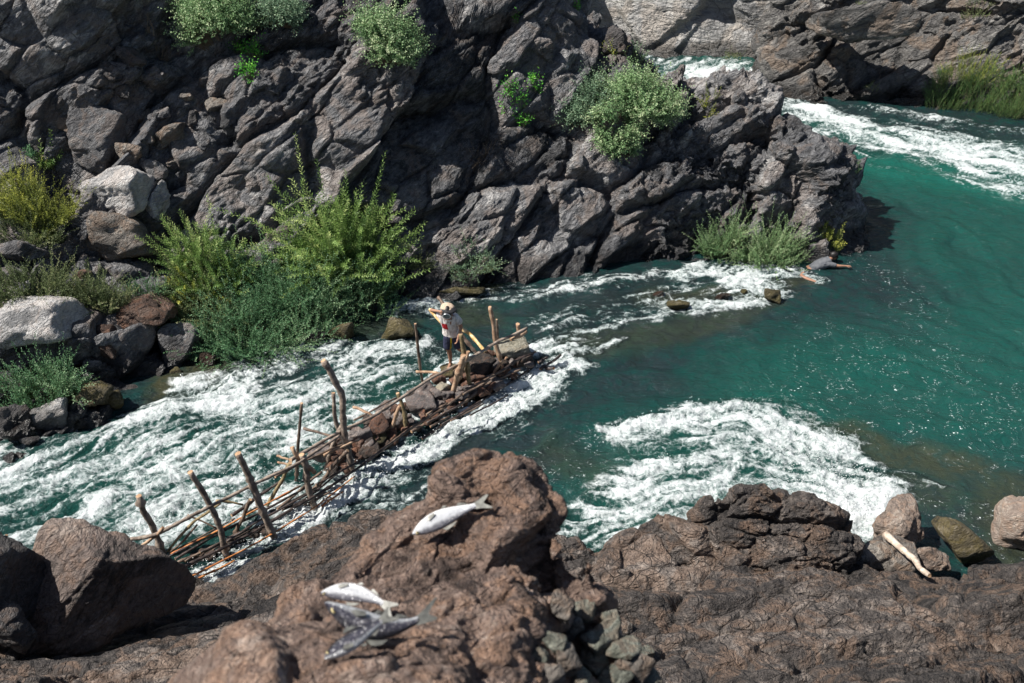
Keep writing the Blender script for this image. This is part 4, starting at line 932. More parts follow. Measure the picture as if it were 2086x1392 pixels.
STEM_G = simple('green_stem', (0.09, 0.12, 0.05), (0.15, 0.16, 0.08)); STEM_B = simple('brown_stem', (0.10, 0.075, 0.05), (0.17, 0.13, 0.09))
KINDS = {  # stems per m2 of front, leaf length, leaf width, leaf spacing, start, spread, leaf angle, wiggle
 'willow': dict(dens=38, ll=.11, lw=.024, sp=.018, s0=.22, spread=.85, ang=52, wig=.24, var=.5),
 'sage': dict(dens=280, ll=.045, lw=.022, sp=.022, s0=.35, spread=1.0, ang=52, wig=.3, var=.45),
 'dome': dict(dens=900, ll=.055, lw=.032, sp=.024, s0=.55, spread=1.15, ang=65, wig=.3, var=.3),
 'feather': dict(dens=200, ll=.05, lw=.016, sp=.022, s0=.15, spread=.7, ang=45, wig=.22, var=.6),
 'reed': dict(dens=150, ll=.16, lw=.012, sp=.06, s0=.1, spread=.28, ang=22, wig=.08, var=.4),
 'herb': dict(dens=130, ll=.085, lw=.03, sp=.045, s0=.3, spread=.8, ang=60, wig=.2, var=.4),
 'twig': dict(dens=160, ll=.07, lw=.004, sp=.05, s0=.2, spread=1.1, ang=35, wig=.3, var=.4)}
def plant(name, label, cat, px, py, wpx, hpx, kind, leafm, seed, group=None, stemm=STEM_G, dens=1.0, lean=0.0, size=1.0, droop=0.0, Hm=1.0, cap=3200):
    K = KINDS[kind]; rs = np.random.RandomState(seed); base = hit(px, py)
    m = depth_of(base) / FPX; Wd, Hd = wpx * m, hpx * m * 1.05 * Hm
    n = int(min(cap, max(8, K['dens'] * dens * Wd * max(Hd, Wd * .35))))
    r = np.sqrt(rs.rand(n)); a = rs.rand(n) * 2 * PI; ox, oy = r * np.cos(a), r * np.sin(a)
    clump = fbm(np.stack([ox * 1.6 + seed, oy * 1.6, np.full(n, seed * .3)], 1), 2)
    root = empty(name, base, label, cat, group)
    inner = 0.55 if kind in ('willow', 'dome', 'herb') else 0.85
    if kind == 'dome': Wd *= .72; Hd *= .8
    B = np.zeros((n, 3)); B[:, 0] = base[0] + ox * Wd * .5 * inner; B[:, 1] = base[1] + oy * Wd * .28 * inner
    for k in range(n):
        g = ground(B[k, 0], B[k, 1]); B[k, 2] = g if abs(g - base[2]) < max(.5, Hd * .6) else base[2]
    D = np.stack([ox * K['spread'] * Wd / (Hd + .4 * Wd) + lean, oy * K['spread'] * .6 - .12, np.ones(n)], 1) + rs.normal(size=(n, 3)) * .16
    D /= np.linalg.norm(D, axis=1)[:, None]
    L = Hd * (1 - K['var'] * rs.rand(n)) * (1 - .35 * r ** 2) * (1 + (.5 if kind != 'dome' else .55) * clump)
    L = np.minimum(L, Hd * 1.08)
    sag = rs.normal(size=(n, 3)) * K['wig']; sag[:, 2] -= droop + .1
    LV = rs.rand(n) * .5 + clump * .8
    lb, ld, ll, lr = [], [], [], []; sv, sf = [], []
    for k in range(n):
        nl = max(3, int(L[k] * (1 - K['s0']) / (K['sp'] * size)))
        s = np.linspace(K['s0'], 1, nl) ** .9
        P = B[k] + D[k] * (L[k] * s)[:, None] + sag[k] * (L[k] * s ** 2)[:, None]
        T = D[k] + 2 * s[:, None] * sag[k]; T /= np.linalg.norm(T, axis=1)[:, None]
        ph = np.arange(nl) * 2.4 + rs.rand() * 6
        u = np.cross(T, [0.2, 1, 0.1]); u /= np.linalg.norm(u, axis=1)[:, None] + 1e-9; v_ = np.cross(T, u)
        Rr = u * np.cos(ph)[:, None] + v_ * np.sin(ph)[:, None]; an = math.radians(K['ang'])
        dl = T * math.cos(an) + Rr * math.sin(an)
        lb.append(P); ld.append(dl); ll.append(K['ll'] * size * (0.75 + .5 * rs.rand(nl)) * (1 - .45 * (s - K['s0']) ** 2)); lr.append(LV[k] + .35 * rs.rand(nl) + .25 * (s - .5))
        st = np.linspace(0, 1, 5); Q = B[k] + D[k] * (L[k] * st)[:, None] + sag[k] * (L[k] * st ** 2)[:, None]
        i0 = len(sv) * 15; rr = (.004 + .004 * size) * (1 - .8 * st)
        off = np.array([[1, 0, 0], [-.5, .87, 0], [-.5, -.87, 0]])
        sv.append((Q[:, None] + rr[:, None, None] * off[None]).reshape(-1, 3))
        for i in range(4):
            for j in range(3): sf.append((i0 + i * 3 + j, i0 + i * 3 + (j + 1) % 3, i0 + i * 3 + 3 + (j + 1) % 3, i0 + i * 3 + 3 + j))
    lb = np.concatenate(lb); ld = np.concatenate(ld); ll = np.concatenate(ll); lr = np.concatenate(lr); N = len(lb)
    lat = np.cross(ld, rs.normal(size=(N, 3))); lat /= np.linalg.norm(lat, axis=1)[:, None] + 1e-9; nr = np.cross(ld, lat)
    wd = (K['lw'] * size * (0.8 + .5 * rs.rand(N)))[:, None]
    v0 = lb; v2 = lb + ld * ll[:, None]; mid = lb + ld * ll[:, None] * .45 + nr * wd * .35
    V = np.stack([v0, mid + lat * wd * .5 , v2, mid - lat * wd * .5], 1).reshape(-1, 3) - np.array(root.location)
    me = mesh_np('foliage', V, np.arange(N * 4).reshape(-1, 4), False, {'lv': np.repeat(lr, 4)})
    link('foliage', me, leafm, root)
    me = mesh_np('stem', np.concatenate(sv) - np.array(root.location), sf, False); link('stem', me, stemm, root)
    return root
PL = [
 # name, label, px, py(base), w, h, kind, leaves, kwargs
 ('shrub', 'pale sunlit silver green shrub on the cliff top, left of the pair there', 445, 60, 190, 90, 'dome', L_SILVER, {}),
 ('shrub', 'darker green shrub on the cliff top, right of the pair there', 570, 38, 130, 60, 'dome', L_SAGE, {}),
 ('shrub', 'round silvery green shrub clinging high on the cliff, right of the tall crack', 792, 108, 130, 92, 'dome', L_SILVER, {'lean': .25}),
 ('shrub', 'grey green rounded shrub on the ridge, left one of the touching pair', 1205, 235, 170, 70, 'dome', L_SAGE, {}),
 ('shrub', 'large grey green rounded shrub on the ridge, right one of the touching pair', 1310, 240, 180, 85, 'dome', L_SILVER, {}),
 ('shrub', 'grey green shrub hanging down the rock below the touching pair on the ridge', 1255, 280, 150, 50, 'dome', L_SILVER, {}),
 ('plant', 'bright green leafy plant in the crack of the upper cliff, upper part', 515, 118, 50, 44, 'herb', L_BRIGHT, {}),
 ('plant', 'bright green leafy plant hanging just below the first one in the crack', 508, 160, 40, 48, 'herb', L_BRIGHT, {}),
 ('plant', 'bright green leafy plant left of the two in the cliff crack', 484, 108, 30, 36, 'herb', L_BRIGHT, {}),
 ('bush', 'yellow green feathery bush at the left edge below the dark cliff', 75, 440, 180, 100, 'feather', L_YELLOW, {'dens': 1.2}),
 ('bush', 'olive feathery bush at the left edge under the yellow green one', 60, 500, 150, 70, 'feather', L_OLIVE, {}),
 ('plant', 'tall pale green spike rising above the yellow green bush', 105, 345, 34, 60, 'willow', L_WILLOW, {'dens': 2.5}),
 ('plant', 'small blue green sprig in the dark hollow at the far left', 68, 325, 18, 32, 'willow', L_BLUE, {'dens': 3}),
 ('bush', 'grey green wispy bush above the flat pale boulder', 70, 625, 190, 100, 'feather', L_OLIVE, {}),
 ('bush', 'dry olive bush between the broad flat boulder and the rounded one', 205, 620, 120, 90, 'feather', L_OLIVE, {}),
 ('plant', 'spiky dark green weeds below the rounded boulder', 300, 598, 80, 48, 'feather', L_BLUE, {}),
 ('bush', 'dark green bush of long upright shoots below the flat pale boulder', 85, 800, 190, 110, 'feather', L_BLUE, {'size': 1.3}),
 ('plant', 'small light green plant at the foot of the long shooted bush', 45, 845, 50, 30, 'sage', L_SAGE, {}),
 ('plant', 'small pale plant growing on the smooth upright boulder', 360, 722, 34, 24, 'sage', L_SAGE, {}),
 ('bush', 'tall light green willow bush with spiky leafy shoots at the cliff foot', 705, 560, 250, 200, 'willow', L_WILLOW, {'dens': 1.3}),
 ('bush', 'yellowish green willow bush, left of the tall one', 430, 580, 180, 130, 'willow', L_WILLOW, {'dens': 1.7, 'size': .8}),
 ('bush', 'low yellowish willow bush under the left willow', 385, 610, 100, 75, 'willow', L_YELLOW, {'dens': 1.6, 'size': .7}),
 ('bush', 'dense blue green bush in the middle of the bank, under the willow shoots', 585, 625, 220, 105, 'sage', L_BLUE, {}),
 ('bush', 'dense blue green bush hanging over the water, lowest of the bank', 500, 695, 200, 130, 'sage', L_BLUE, {'droop': .15}),
 ('bush', 'dense blue green bush over the water, right of the lowest one', 630, 668, 150, 105, 'sage', L_BLUE, {'droop': .15}),
 ('bush', 'dark green bush at the right end of the bank beneath the tall willow', 745, 600, 120, 90, 'sage', L_BLUE, {}),
 ('bush', 'grey green bush between the yellowish willow and the lowest bush', 430, 645, 150, 95, 'sage', L_OLIVE, {}),
 ('plant', 'small pale green tuft at the foot of the cliff behind the man', 965, 552, 84, 46, 'sage', L_SAGE, {}),
 ('plant', 'brownish olive tuft left of the pale tuft at the cliff foot', 850, 545, 70, 36, 'feather', L_OLIVE, {}),
 ('bush', 'silvery bush at the cliff foot, left one of the two near the swimmer', 1468, 520, 84, 85, 'feather', L_SILVER, {}),
 ('bush', 'silvery bush at the cliff foot, right one of the two near the swimmer', 1565, 530, 115, 105, 'feather', L_SILVER, {}),
 ('plant', 'yellow green willow sprig on the dark rock above the swimmer', 1690, 492, 62, 46, 'willow', L_YELLOW, {'dens': 2, 'size': .7}),
 ('plant', 'bright green plant on the dark ridge, lowest of three', 1062, 225, 34, 46, 'herb', L_BRIGHT, {}),
 ('plant', 'bright green plant on the dark ridge, upper left of three', 1036, 200, 34, 40, 'herb', L_BRIGHT, {}),
 ('plant', 'bright green plant on the dark ridge, upper right of three', 1088, 180, 36, 34, 'herb', L_BRIGHT, {}),
 ('plant', 'thin green plant high on the dark cliff near the top edge', 1052, 48, 16, 32, 'herb', L_BRIGHT, {}),
 ('plant', 'green sprig at the very top of the dark cliff', 1175, 18, 16, 30, 'herb', L_BRIGHT, {}),
 ('plant', 'yellow green tuft in the saddle of the ridge', 1442, 240, 30, 44, 'feather', L_YELLOW, {}),
 ('plant', 'dry yellow tuft beside the rounded black rock', 1252, 112, 36, 34, 'feather', L_YELLOW, {}),
 ('plant', 'light green sprig at the edge of the ridge above the large shrub', 1298, 125, 22, 34, 'sage', L_SAGE, {}),
 ('dry_plant', 'dry pinkish twigs on the upper left cliff', 312, 105, 60, 48, 'twig', L_DRY, {}),
 ('dry_plant', 'dry dark twigs in the hollow of the middle cliff', 985, 325, 60, 40, 'twig', L_DRY, {}),
 ('plant', 'thin green grass tuft hanging at the tip of the rock over the pool', 1742, 352, 28, 26, 'feather', L_BLUE, {}),
 ('reeds', 'tall green reeds at the foot of the far bank, left third', 1925, 212, 100, 58, 'reed', L_REED, {}),
 ('reeds', 'tall green reeds at the foot of the far bank, middle third', 2000, 216, 100, 68, 'reed', L_REED, {}),
 ('reeds', 'tall green reeds at the foot of the far bank, right third', 2075, 222, 100, 72, 'reed', L_REED, {}),
 ('reeds', 'yellowish reeds behind the green ones on the far bank', 1975, 160, 120, 45, 'reed', L_YELLOW, {'dens': .7}),
 ('plant', 'green tuft at the foot of the far cliff beside the upper river', 1495, 118, 40, 26, 'sage', L_OLIVE, {}),
 ('plant', 'olive grass tuft on a ledge of the far cliff', 1745, 18, 40, 16, 'feather', L_OLIVE, {}),
 ('plant', 'green weeds at the top right of the far cliff', 1995, 12, 70, 22, 'feather', L_OLIVE, {}),
 ('plant', 'small olive weed low on the far cliff near the water', 1775, 180, 26, 14, 'feather', L_OLIVE, {}),
]
for k, (nm, lab, x, y, w_, h_, kd, lm, kw) in enumerate(PL):
    plant(nm, lab, {'dry_plant': 'dry plant'}.get(nm, nm), x, y, w_, h_, kd, lm, 1000 + k, stemm=STEM_B if kd in ('dome', 'twig') else STEM_G, **kw)
# ------------------------------------------------------------------ people
def plain(name, col, rough=0.7, col2=None, scale=30, spec=0.3, bump=0.0, **kw): return simple(name, col, col2 or tuple(c * .8 for c in col), rough, scale, bump, spec, **kw)
SKIN = plain('skin', (0.30, 0.165, 0.11), .5, (0.24, 0.13, 0.085)); HAIR = plain('black_hair', (0.012, 0.010, 0.010), .5)
def skin_mesh(name, J, E, sub=2):
    """J: {key: (co, radius)}, E: pairs; the first joint is the root"""
    keys = list(J); idx = {k: i for i, k in enumerate(keys)}
    me = bpy.data.meshes.new(name); me.from_pydata([tuple(J[k][0]) for k in keys], [(idx[a], idx[b]) for a, b in E], [])
    o = bpy.data.objects.new(name, me); COL.objects.link(o)
    md = o.modifiers.new('skin', 'SKIN'); sv = me.skin_vertices[0].data
    for k in keys:
        r = J[k][1]; sv[idx[k]].radius = r if isinstance(r, (tuple, list)) else (r, r)
    sv[0].use_root = True; md.use_smooth_shade = True
    ss = o.modifiers.new('sub', 'SUBSURF'); ss.levels = sub; ss.render_levels = sub
    dg = bpy.context.evaluated_depsgraph_get(); ev = o.evaluated_get(dg)
    out = bpy.data.meshes.new_from_object(ev); bpy.data.objects.remove(o); out.name = name
    for p in out.polygons: p.use_smooth = True
    return out
def hand(J, E, wrist, key, palm_dir, side, curl, s=1.0):
    """five unequal bent fingers and a thumb from the side of the palm"""
    d = Vector(palm_dir).normalized(); sd_ = Vector(side).normalized(); cu = Vector(curl).normalized(); w0 = Vector(J[wrist][0])
    pc = w0 + d * .045 * s; J[key + 'palm'] = (pc, .026 * s); E.append((wrist, key + 'palm'))
    for i, (o_, L) in enumerate([(-.030, .062), (-.010, .074), (.010, .070), (.029, .055)]):
        a = pc + d * .035 * s + sd_ * o_ * s; b = a + d * L * .55 * s + cu * .012; c = b + d * L * .25 * s + cu * L * .45 * s
        for n_, q, r in (('a', a, .0095), ('b', b, .0085), ('c', c, .0075)): J[f'{key}f{i}{n_}'] = (q, r * s)
        E += [(key + 'palm', f'{key}f{i}a'), (f'{key}f{i}a', f'{key}f{i}b'), (f'{key}f{i}b', f'{key}f{i}c')]
    a = w0 + d * .03 * s - sd_ * .034 * s; b = a + d * .035 * s - sd_ * .02 * s + cu * .015 * s
    J[key + 'ta'] = (a, .012 * s); J[key + 'tb'] = (b, .0095 * s); E += [(wrist, key + 'ta'), (key + 'ta', key + 'tb')]
def head_mesh(name, seed=0):
    V, Fc = ico(4); P = V.copy()
    P = P * np.array([.076, .098, .118])
    y, z, x = V[:, 1], V[:, 2], V[:, 0]
    front = np.clip(-y, 0, 1)
    P[:, 1] += front * sstep(.1, -.9, z) * -.006
    P[:, 0] *= 1 - .22 * sstep(-.1, -1, z)
    g = lambda cx, cz, s: np.exp(-(((x - cx) ** 2 + (z - cz) ** 2) / s ** 2)) * front
    P[:, 1] -= .026 * g(0, -.12, .14) + .012 * g(0, .02, .10)                # nose
    P[:, 1] += .010 * (g(.36, .05, .18) + g(-.36, .05, .18))                   # eye sockets
    P[:, 1] -= .008 * (g(0, -.45, .22)) + .010 * g(0, -.78, .2)                 # lips, chin
    P[:, 1] += .006 * np.exp(-((z + .47) ** 2) / .0012) * front * (np.abs(x) < .3)
    return P, Fc
FACE_R = None
def place_part(name, P, Fc, R3, c, mat, parent, smooth=True):
    me = mesh_np(name, (P @ np.array(R3).T) + np.array(c), Fc, smooth); return link(name, me, mat, parent)

def standing_man():
    foot = at_z(917, 748, .47)
    root = empty('person', foot, 'man in a dark diving mask, white T-shirt and navy shorts standing on the weir', 'person')
    V3 = Vector
    J, E = {}, []
    def j(k, x, y, z, r): J[k] = (V3((x, y, z)), r)
    j('pelvis', .06, .03, .86, (.135, .10)); j('waist', .045, .0, 1.00, (.125, .09)); j('chest', .035, -.06, 1.22, (.15, .105)); j('up', .03, -.10, 1.36, (.10, .085)); j('neck', .035, -.15, 1.43, .052); j('skull', .05, -.21, 1.52, (.068, .08))
    E += [('pelvis', 'waist'), ('waist', 'chest'), ('chest', 'up'), ('up', 'neck'), ('neck', 'skull')]
    # his right arm (left in the picture) raised with the elbow out, hand to the side of his head
    j('sr', -.13, -.08, 1.36, .056); j('er', -.30, -.03, 1.42, .040); j('er2', -.33, -.06, 1.44, .037); j('wr', -.13, -.17, 1.50, .025)
    E += [('up', 'sr'), ('sr', 'er'), ('er', 'er2'), ('er2', 'wr')]
    hand(J, E, 'wr', 'r', (.9, -.35, .1), (0, .3, 1), (.1, -.9, -.2))
    j('sl', .19, -.08, 1.33, .058); j('el', .29, -.04, 1.08, .040); j('wl', .235, -.16, .87, .026)
    E += [('up', 'sl'), ('sl', 'el'), ('el', 'wl')]
    hand(J, E, 'wl', 'l', (-.25, -.35, -.85), (.2, -.8, .3), (-.8, .5, -.1))
    for s, k, pts in ((1, 'a', [(-.02, .03, .80, .088), (-.03, -.01, .47, .058), (-.01, .02, .42, .052), (.0, .05, .28, .052), (.0, .05, .09, .034), (-.005, .04, .045, .036), (-.02, -.07, .02, .036), (-.03, -.15, .012, .026)]),
                         (2, 'b', [(.14, .04, .80, .088), (.18, .02, .50, .056), (.20, .06, .44, .05), (.235, .18, .32, .048), (.25, .26, .13, .033), (.25, .25, .09, .034), (.26, .15, .05, .034), (.27, .08, .03, .026)])):
        prev = 'pelvis'
        for i, q in enumerate(pts):
            j(k + str(i), *q); E.append((prev, k + str(i))); prev = k + str(i)
        tip = J[prev][0]
        for t_ in range(5):
            j(f'{k}t{t_}', tip.x - .03 + .015 * t_, tip.y - .045 + .006 * abs(t_ - 1), tip.z, .009 if t_ else .012); E.append((prev, f'{k}t{t_}'))
    body = link('body', skin_mesh('body', J, E), SKIN, root)
    # head: bent forward and a little to his right
    Rh = (Matrix.Rotation(.12, 3, 'Z') @ Matrix.Rotation(math.radians(14), 3, 'X') @ Matrix.Rotation(.12, 3, 'Y'))
    hc = V3((.05, -.235, 1.545)); P, Fc = head_mesh('head')
    hd = place_part('head', P, Fc, Rh, hc, SKIN, root)
    # ears
    for s in (-1, 1):
        v, f = ico(2); place_part('ear', v * np.array([.010, .020, .030]) + np.array([s * .079, .005, 0]), f, Rh, hc, SKIN, hd)
    v, f = ico(4); h = v * np.array([.087, .108, .125]) * (1 + .05 * fbm(v * 4, 3, 4))[:, None]
    keep = [g for g in f if np.mean([v[i][1] * 1.0 + v[i][2] * .9 for i in g]) > -.12]
    place_part('hair', h, np.array(keep), Rh, hc + Rh @ V3((0, .012, .008)), HAIR, root)
    # pale cloth hood over a flap coloured black for the shadow beneath it
    hood = v * np.array([.14, .13, .065]) * (1 + .16 * fbm(v * 2.2, 3, 8))[:, None]
    keep = [g for g in f if np.mean([v[i][2] for i in g]) > -.05]
    ho = place_part('hood', hood, np.array(keep), Rh, hc + Rh @ V3((0, .055, .062)), plain('pale_hood', (.46, .36, .27), .8, (.36, .28, .2)), root)
    flap = v * np.array([.15, .10, .035]) * (1 + .2 * fbm(v * 3, 3, 18))[:, None]
    place_part('hood_flap', flap, f, Rh, hc + Rh @ V3((.035, -.01, .07)), plain('hood_shadow_black', (.015, .015, .017), .6), ho)
    # diving mask: rubber skirt, metal ring, glass
    th = np.linspace(0, 2 * PI, 28, endpoint=False)
    def ring(r0, r1, y0, y1, sx=1.0):
        c = []; 
        for (r, y) in ((r0, y0), (r1, y1), (r1 * .94, y1 - .004), (r0 * .8, y1 + .006)):
            c.append(np.stack([np.cos(th) * r * sx, np.full(28, y), np.sin(th) * r], 1))
        V_ = np.concatenate(c); F_ = []
        for a in range(3):
            for b in range(28): F_.append((a * 28 + b, a * 28 + (b + 1) % 28, (a + 1) * 28 + (b + 1) % 28, (a + 1) * 28 + b))
        return V_, np.array(F_)
    V_, F_ = ring(.088, .074, -.045, -.125, 1.12); mk = place_part('diving_mask', V_, F_, Rh, hc, plain('black_rubber', (.012, .012, .014), .45), root)
    V_, F_ = ring(.074, .076, -.120, -.132, 1.12); place_part('mask_ring', V_, F_, Rh, hc, plain('grey_metal_ring', (.55, .57, .6), .3, Metallic=.7), mk)
    cv = np.concatenate([[[0, -.131, 0]], np.stack([np.cos(th) * .07 * 1.12, np.full(28, -.127), np.sin(th) * .07], 1)]); cf = np.array([(0, 1 + b, 1 + (b + 1) % 28) for b in range(28)])
    place_part('mask_glass', cv, cf, Rh, hc, plain('mask_glass', (.12, .17, .18), .08, spec=.8), mk)
    band = np.concatenate([np.stack([np.cos(th) * .092, np.sin(th) * .114 + .004, np.full(28, z) + 0], 1) for z in (-.012, .018)])
    place_part('mask_strap', band, np.array([(b, (b + 1) % 28, 28 + (b + 1) % 28, 28 + b) for b in range(28)]), Rh, hc, plain('strap_rubber', (.015, .015, .017), .5), mk)
    # T-shirt
    Js, Es = {}, []
    def js(k, x, y, z, r): Js[k] = (V3((x, y, z)), r)
    js('c', .035, -.055, 1.20, (.185, .135)); js('w', .045, -.0, 1.0, (.185, .14)); js('h', .05, .02, .84, (.195, .145)); js('h2', .05, .02, .80, (.195, .14)); js('u', .03, -.085, 1.345, (.13, .105)); js('n', .03, -.11, 1.385, .082)
    js('sr', -.12, -.08, 1.36, .085); js('er', -.22, -.055, 1.39, .078); js('sl', .185, -.075, 1.32, .088); js('el', .265, -.05, 1.14, .080)
    Es += [('c', 'w'), ('w', 'h'), ('h', 'h2'), ('c', 'u'), ('u', 'n'), ('u', 'sr'), ('sr', 'er'), ('u', 'sl'), ('sl', 'el')]
    t = NT('white_shirt_with_red_square'); ob = t.obj(); sp = t.n('ShaderNodeSeparateXYZ'); t.put(sp.inputs[0], ob)
    def rng(v, a, b): return t.math('MULTIPLY', t.math('GREATER_THAN', v, a), t.math('LESS_THAN', v, b))
    xs = t.math('ADD', sp.outputs[0], t.math('MULTIPLY', sp.outputs[2], .12))
    msk = t.math('MULTIPLY', t.math('MULTIPLY', rng(xs, .045, .165), rng(sp.outputs[2], 1.05, 1.20)), t.math('LESS_THAN', sp.outputs[1], 0))
    nz_ = t.noise(ob, 14, 4); base = t.mix(t.mapr(nz_, .35, .65), (.56, .52, .50), (.68, .65, .63))
    base = t.mix(t.math('MULTIPLY', t.mapr(t.noise(ob, 5, 4), .52, .62), .35), base, (.34, .27, .23))
    red = t.mix(t.mapr(t.noise(ob, 26, 4), .55, .62), (.50, .02, .03), (.12, .01, .015))
    cc = t.mix(msk, base, red)
    fold = t.noise(t.mapping(ob, (1, 1, .35), (0, .3, 0)), 16, 3, .5, .8)
    ms = t.end(t.bsdf(cc, .85, t.bump(fold, .05), .2))
    sm = skin_mesh('t_shirt', Js, Es, 2)
    for v_ in sm.vertices:                          # cloth folds and an open, drooping hem
        f_ = fbm(np.array([[v_.co.x * 7, v_.co.y * 7, v_.co.z * 2.2]]), 2)[0]
        if v_.co.z < 1.3: v_.co.x += f_ * .022; v_.co.y += f_ * .02
    link('t_shirt', sm, ms, root)
    t = NT('navy_shorts_with_yellow_stripe'); ob = t.obj(); sp = t.n('ShaderNodeSeparateXYZ'); t.put(sp.inputs[0], ob)
    st = t.math('SUBTRACT', sp.outputs[0], t.math('MULTIPLY', sp.outputs[2], .10))
    k = t.math('MULTIPLY', t.math('MULTIPLY', t.math('GREATER_THAN', st, -.022), t.math('LESS_THAN', st, .010)), t.math('LESS_THAN', sp.outputs[1], .03))
    msh = t.end(t.bsdf(t.mix(k, (.022, .026, .055), (.50, .38, .02)), .75, t.bump(t.noise(t.mapping(ob, (1, 1, .4)), 18, 3), .04), .3))
    Jp = {'p': (V3((.06, .03, .86)), (.16, .125)), 'w': (V3((.055, .02, .95)), (.155, .12)), 'a': (V3((-.025, .02, .72)), .112), 'a2': (V3((-.032, .0, .52)), .098), 'a3': (V3((-.032, .0, .475)), .098),
          'b': (V3((.15, .035, .72)), .112), 'b2': (V3((.18, .03, .54)), .098), 'b3': (V3((.185, .035, .50)), .098)}
    link('shorts', skin_mesh('shorts', Jp, [('p', 'w'), ('p', 'a'), ('a', 'a2'), ('a2', 'a3'), ('p', 'b'), ('b', 'b2'), ('b2', 'b3')]), msh, root)
    root.rotation_euler = (math.radians(3), 0, math.radians(-8)); root.scale = (1.0, 1.0, 1.0)
    return root
standing_man()

def swimmer():
    c = at_z(1672, 545, -.02)
    root = empty('person', c, 'swimmer in a dark grey shirt below the rock tip, one arm stretched out', 'person')
    J, E = {}, []
    def j(k, x, y, z, r): J[k] = (Vector((x, y, z)), r)
    j('pelvis', -.34, -.08, -.08, (.14, .11)); j('waist', -.18, -.02, 0.0, (.13, .11)); j('chest', .06, .06, .10, (.16, .12)); j('up', .18, .10, .14, (.11, .09)); j('neck', .25, .13, .18, .055); j('skull', .31, .15, .22, .075)
    j('sr', .20, -.06, .12, .058); j('er', .42, -.12, .10, .042); j('wr', .62, -.10, .09, .027); j('sl', .12, .24, .10, .055); j('el', -.05, .36, .02, .042); j('wl', -.2, .34, -.06, .028)
    E += [('pelvis', 'waist'), ('waist', 'chest'), ('chest', 'up'), ('up', 'neck'), ('neck', 'skull'), ('up', 'sr'), ('sr', 'er'), ('er', 'wr'), ('up', 'sl'), ('sl', 'el'), ('el', 'wl')]
    hand(J, E, 'wr', 'r', (1, .05, 0), (0, 1, .1), (.1, 0, -1)); hand(J, E, 'wl', 'l', (-1, 0, -.1), (0, 1, 0), (0, 0, -1))
    for k, oy in (('a', -.16), ('b', .06)):
        pts = [(-.45, -.08 + oy * .6, -.09, .085), (-.62, -.30 + oy, -.01, .058), (-.55, -.42 + oy, .0, .05), (-.34, -.56 + oy, -.03, .045), (-.2, -.62 + oy, -.07, .032), (-.12, -.62 + oy, -.09, .03)] if k == 'a' else \
              [(-.45, 0, -.1, .085), (-.8, .02, -.14, .058), (-1.1, .06, -.18, .045), (-1.3, .08, -.2, .03)]
        prev = 'pelvis'
        for i, q in enumerate(pts): j(k + str(i), *q); E.append((prev, k + str(i))); prev = k + str(i)
    link('body', skin_mesh('body', J, E), SKIN, root)
    Rh = Matrix.Rotation(math.radians(70), 3, 'Z') @ Matrix.Rotation(math.radians(50), 3, 'X'); P, Fc = head_mesh('head'); hc = Vector((.33, .16, .25))
    place_part('head', P, Fc, Rh, hc, SKIN, root)
    v, f = ico(4); h = v * np.array([.088, .11, .126]) * (1 + .05 * fbm(v * 4, 3, 4))[:, None]
    place_part('hair', h, np.array([g for g in f if np.mean([v[i][1] + v[i][2] * .9 for i in g]) > -.25]), Rh, hc + Rh @ Vector((0, .01, .008)), HAIR, root)
    Js = {k: (J[k][0], tuple(x + .022 for x in (J[k][1] if isinstance(J[k][1], tuple) else (J[k][1], J[k][1])))) for k in ('chest', 'waist', 'pelvis', 'up', 'sr', 'sl')}
    Js['er'] = (Vector((.38, -.11, .105)), .058); Js['el'] = (Vector((-.02, .345, .03)), .058)
    link('shirt', skin_mesh('shirt', Js, [('chest', 'waist'), ('waist', 'pelvis'), ('chest', 'up'), ('up', 'sr'), ('sr', 'er'), ('up', 'sl'), ('sl', 'el')]), plain('dark_grey_shirt', (.07, .075, .085), .6, (.1, .105, .115), 12, bump=.02), root)
swimmer()

# ------------------------------------------------------------------ fish
def fish_mat(name, back, flank, belly):
    t = NT(name); ob = t.obj(); sp = t.n('ShaderNodeSeparateXYZ'); t.put(sp.inputs[0], t.attr('dv')); dv = t.attr('dv')
    n = t.noise(ob, 30, 4, .6); k = t.math('ADD', dv, t.math('MULTIPLY', t.math('SUBTRACT', n, .5), .5))
    c = t.mix(t.mapr(k, .15, .75), flank, back); c = t.mix(t.mapr(k, -.2, -.7), c, belly)
    sc = t.voro(t.mapping(ob, (1, 1, 1)), 130, 'DISTANCE_TO_EDGE')
    return t.end(t.bsdf(c, .33, t.bump(t.math('ADD', sc, t.math('MULTIPLY', n, .6)), .008), .6, Metallic=.12))
F_LIGHT = fish_mat('silver_fish_skin', (.10, .10, .12), (.46, .47, .49), (.62, .62, .62)); F_DARK = fish_mat('dark_fish_skin', (.02, .02, .028), (.05, .048, .066), (.42, .43, .44))
F_FIN = plain("fish_fin", (.18, .18, .16), .4, (.10, .10, .09)); F_EYE = plain('fish_eye', (.02, .02, .02), .15); F_EYER = plain('fish_eye_ring', (.6, .5, .25), .3)
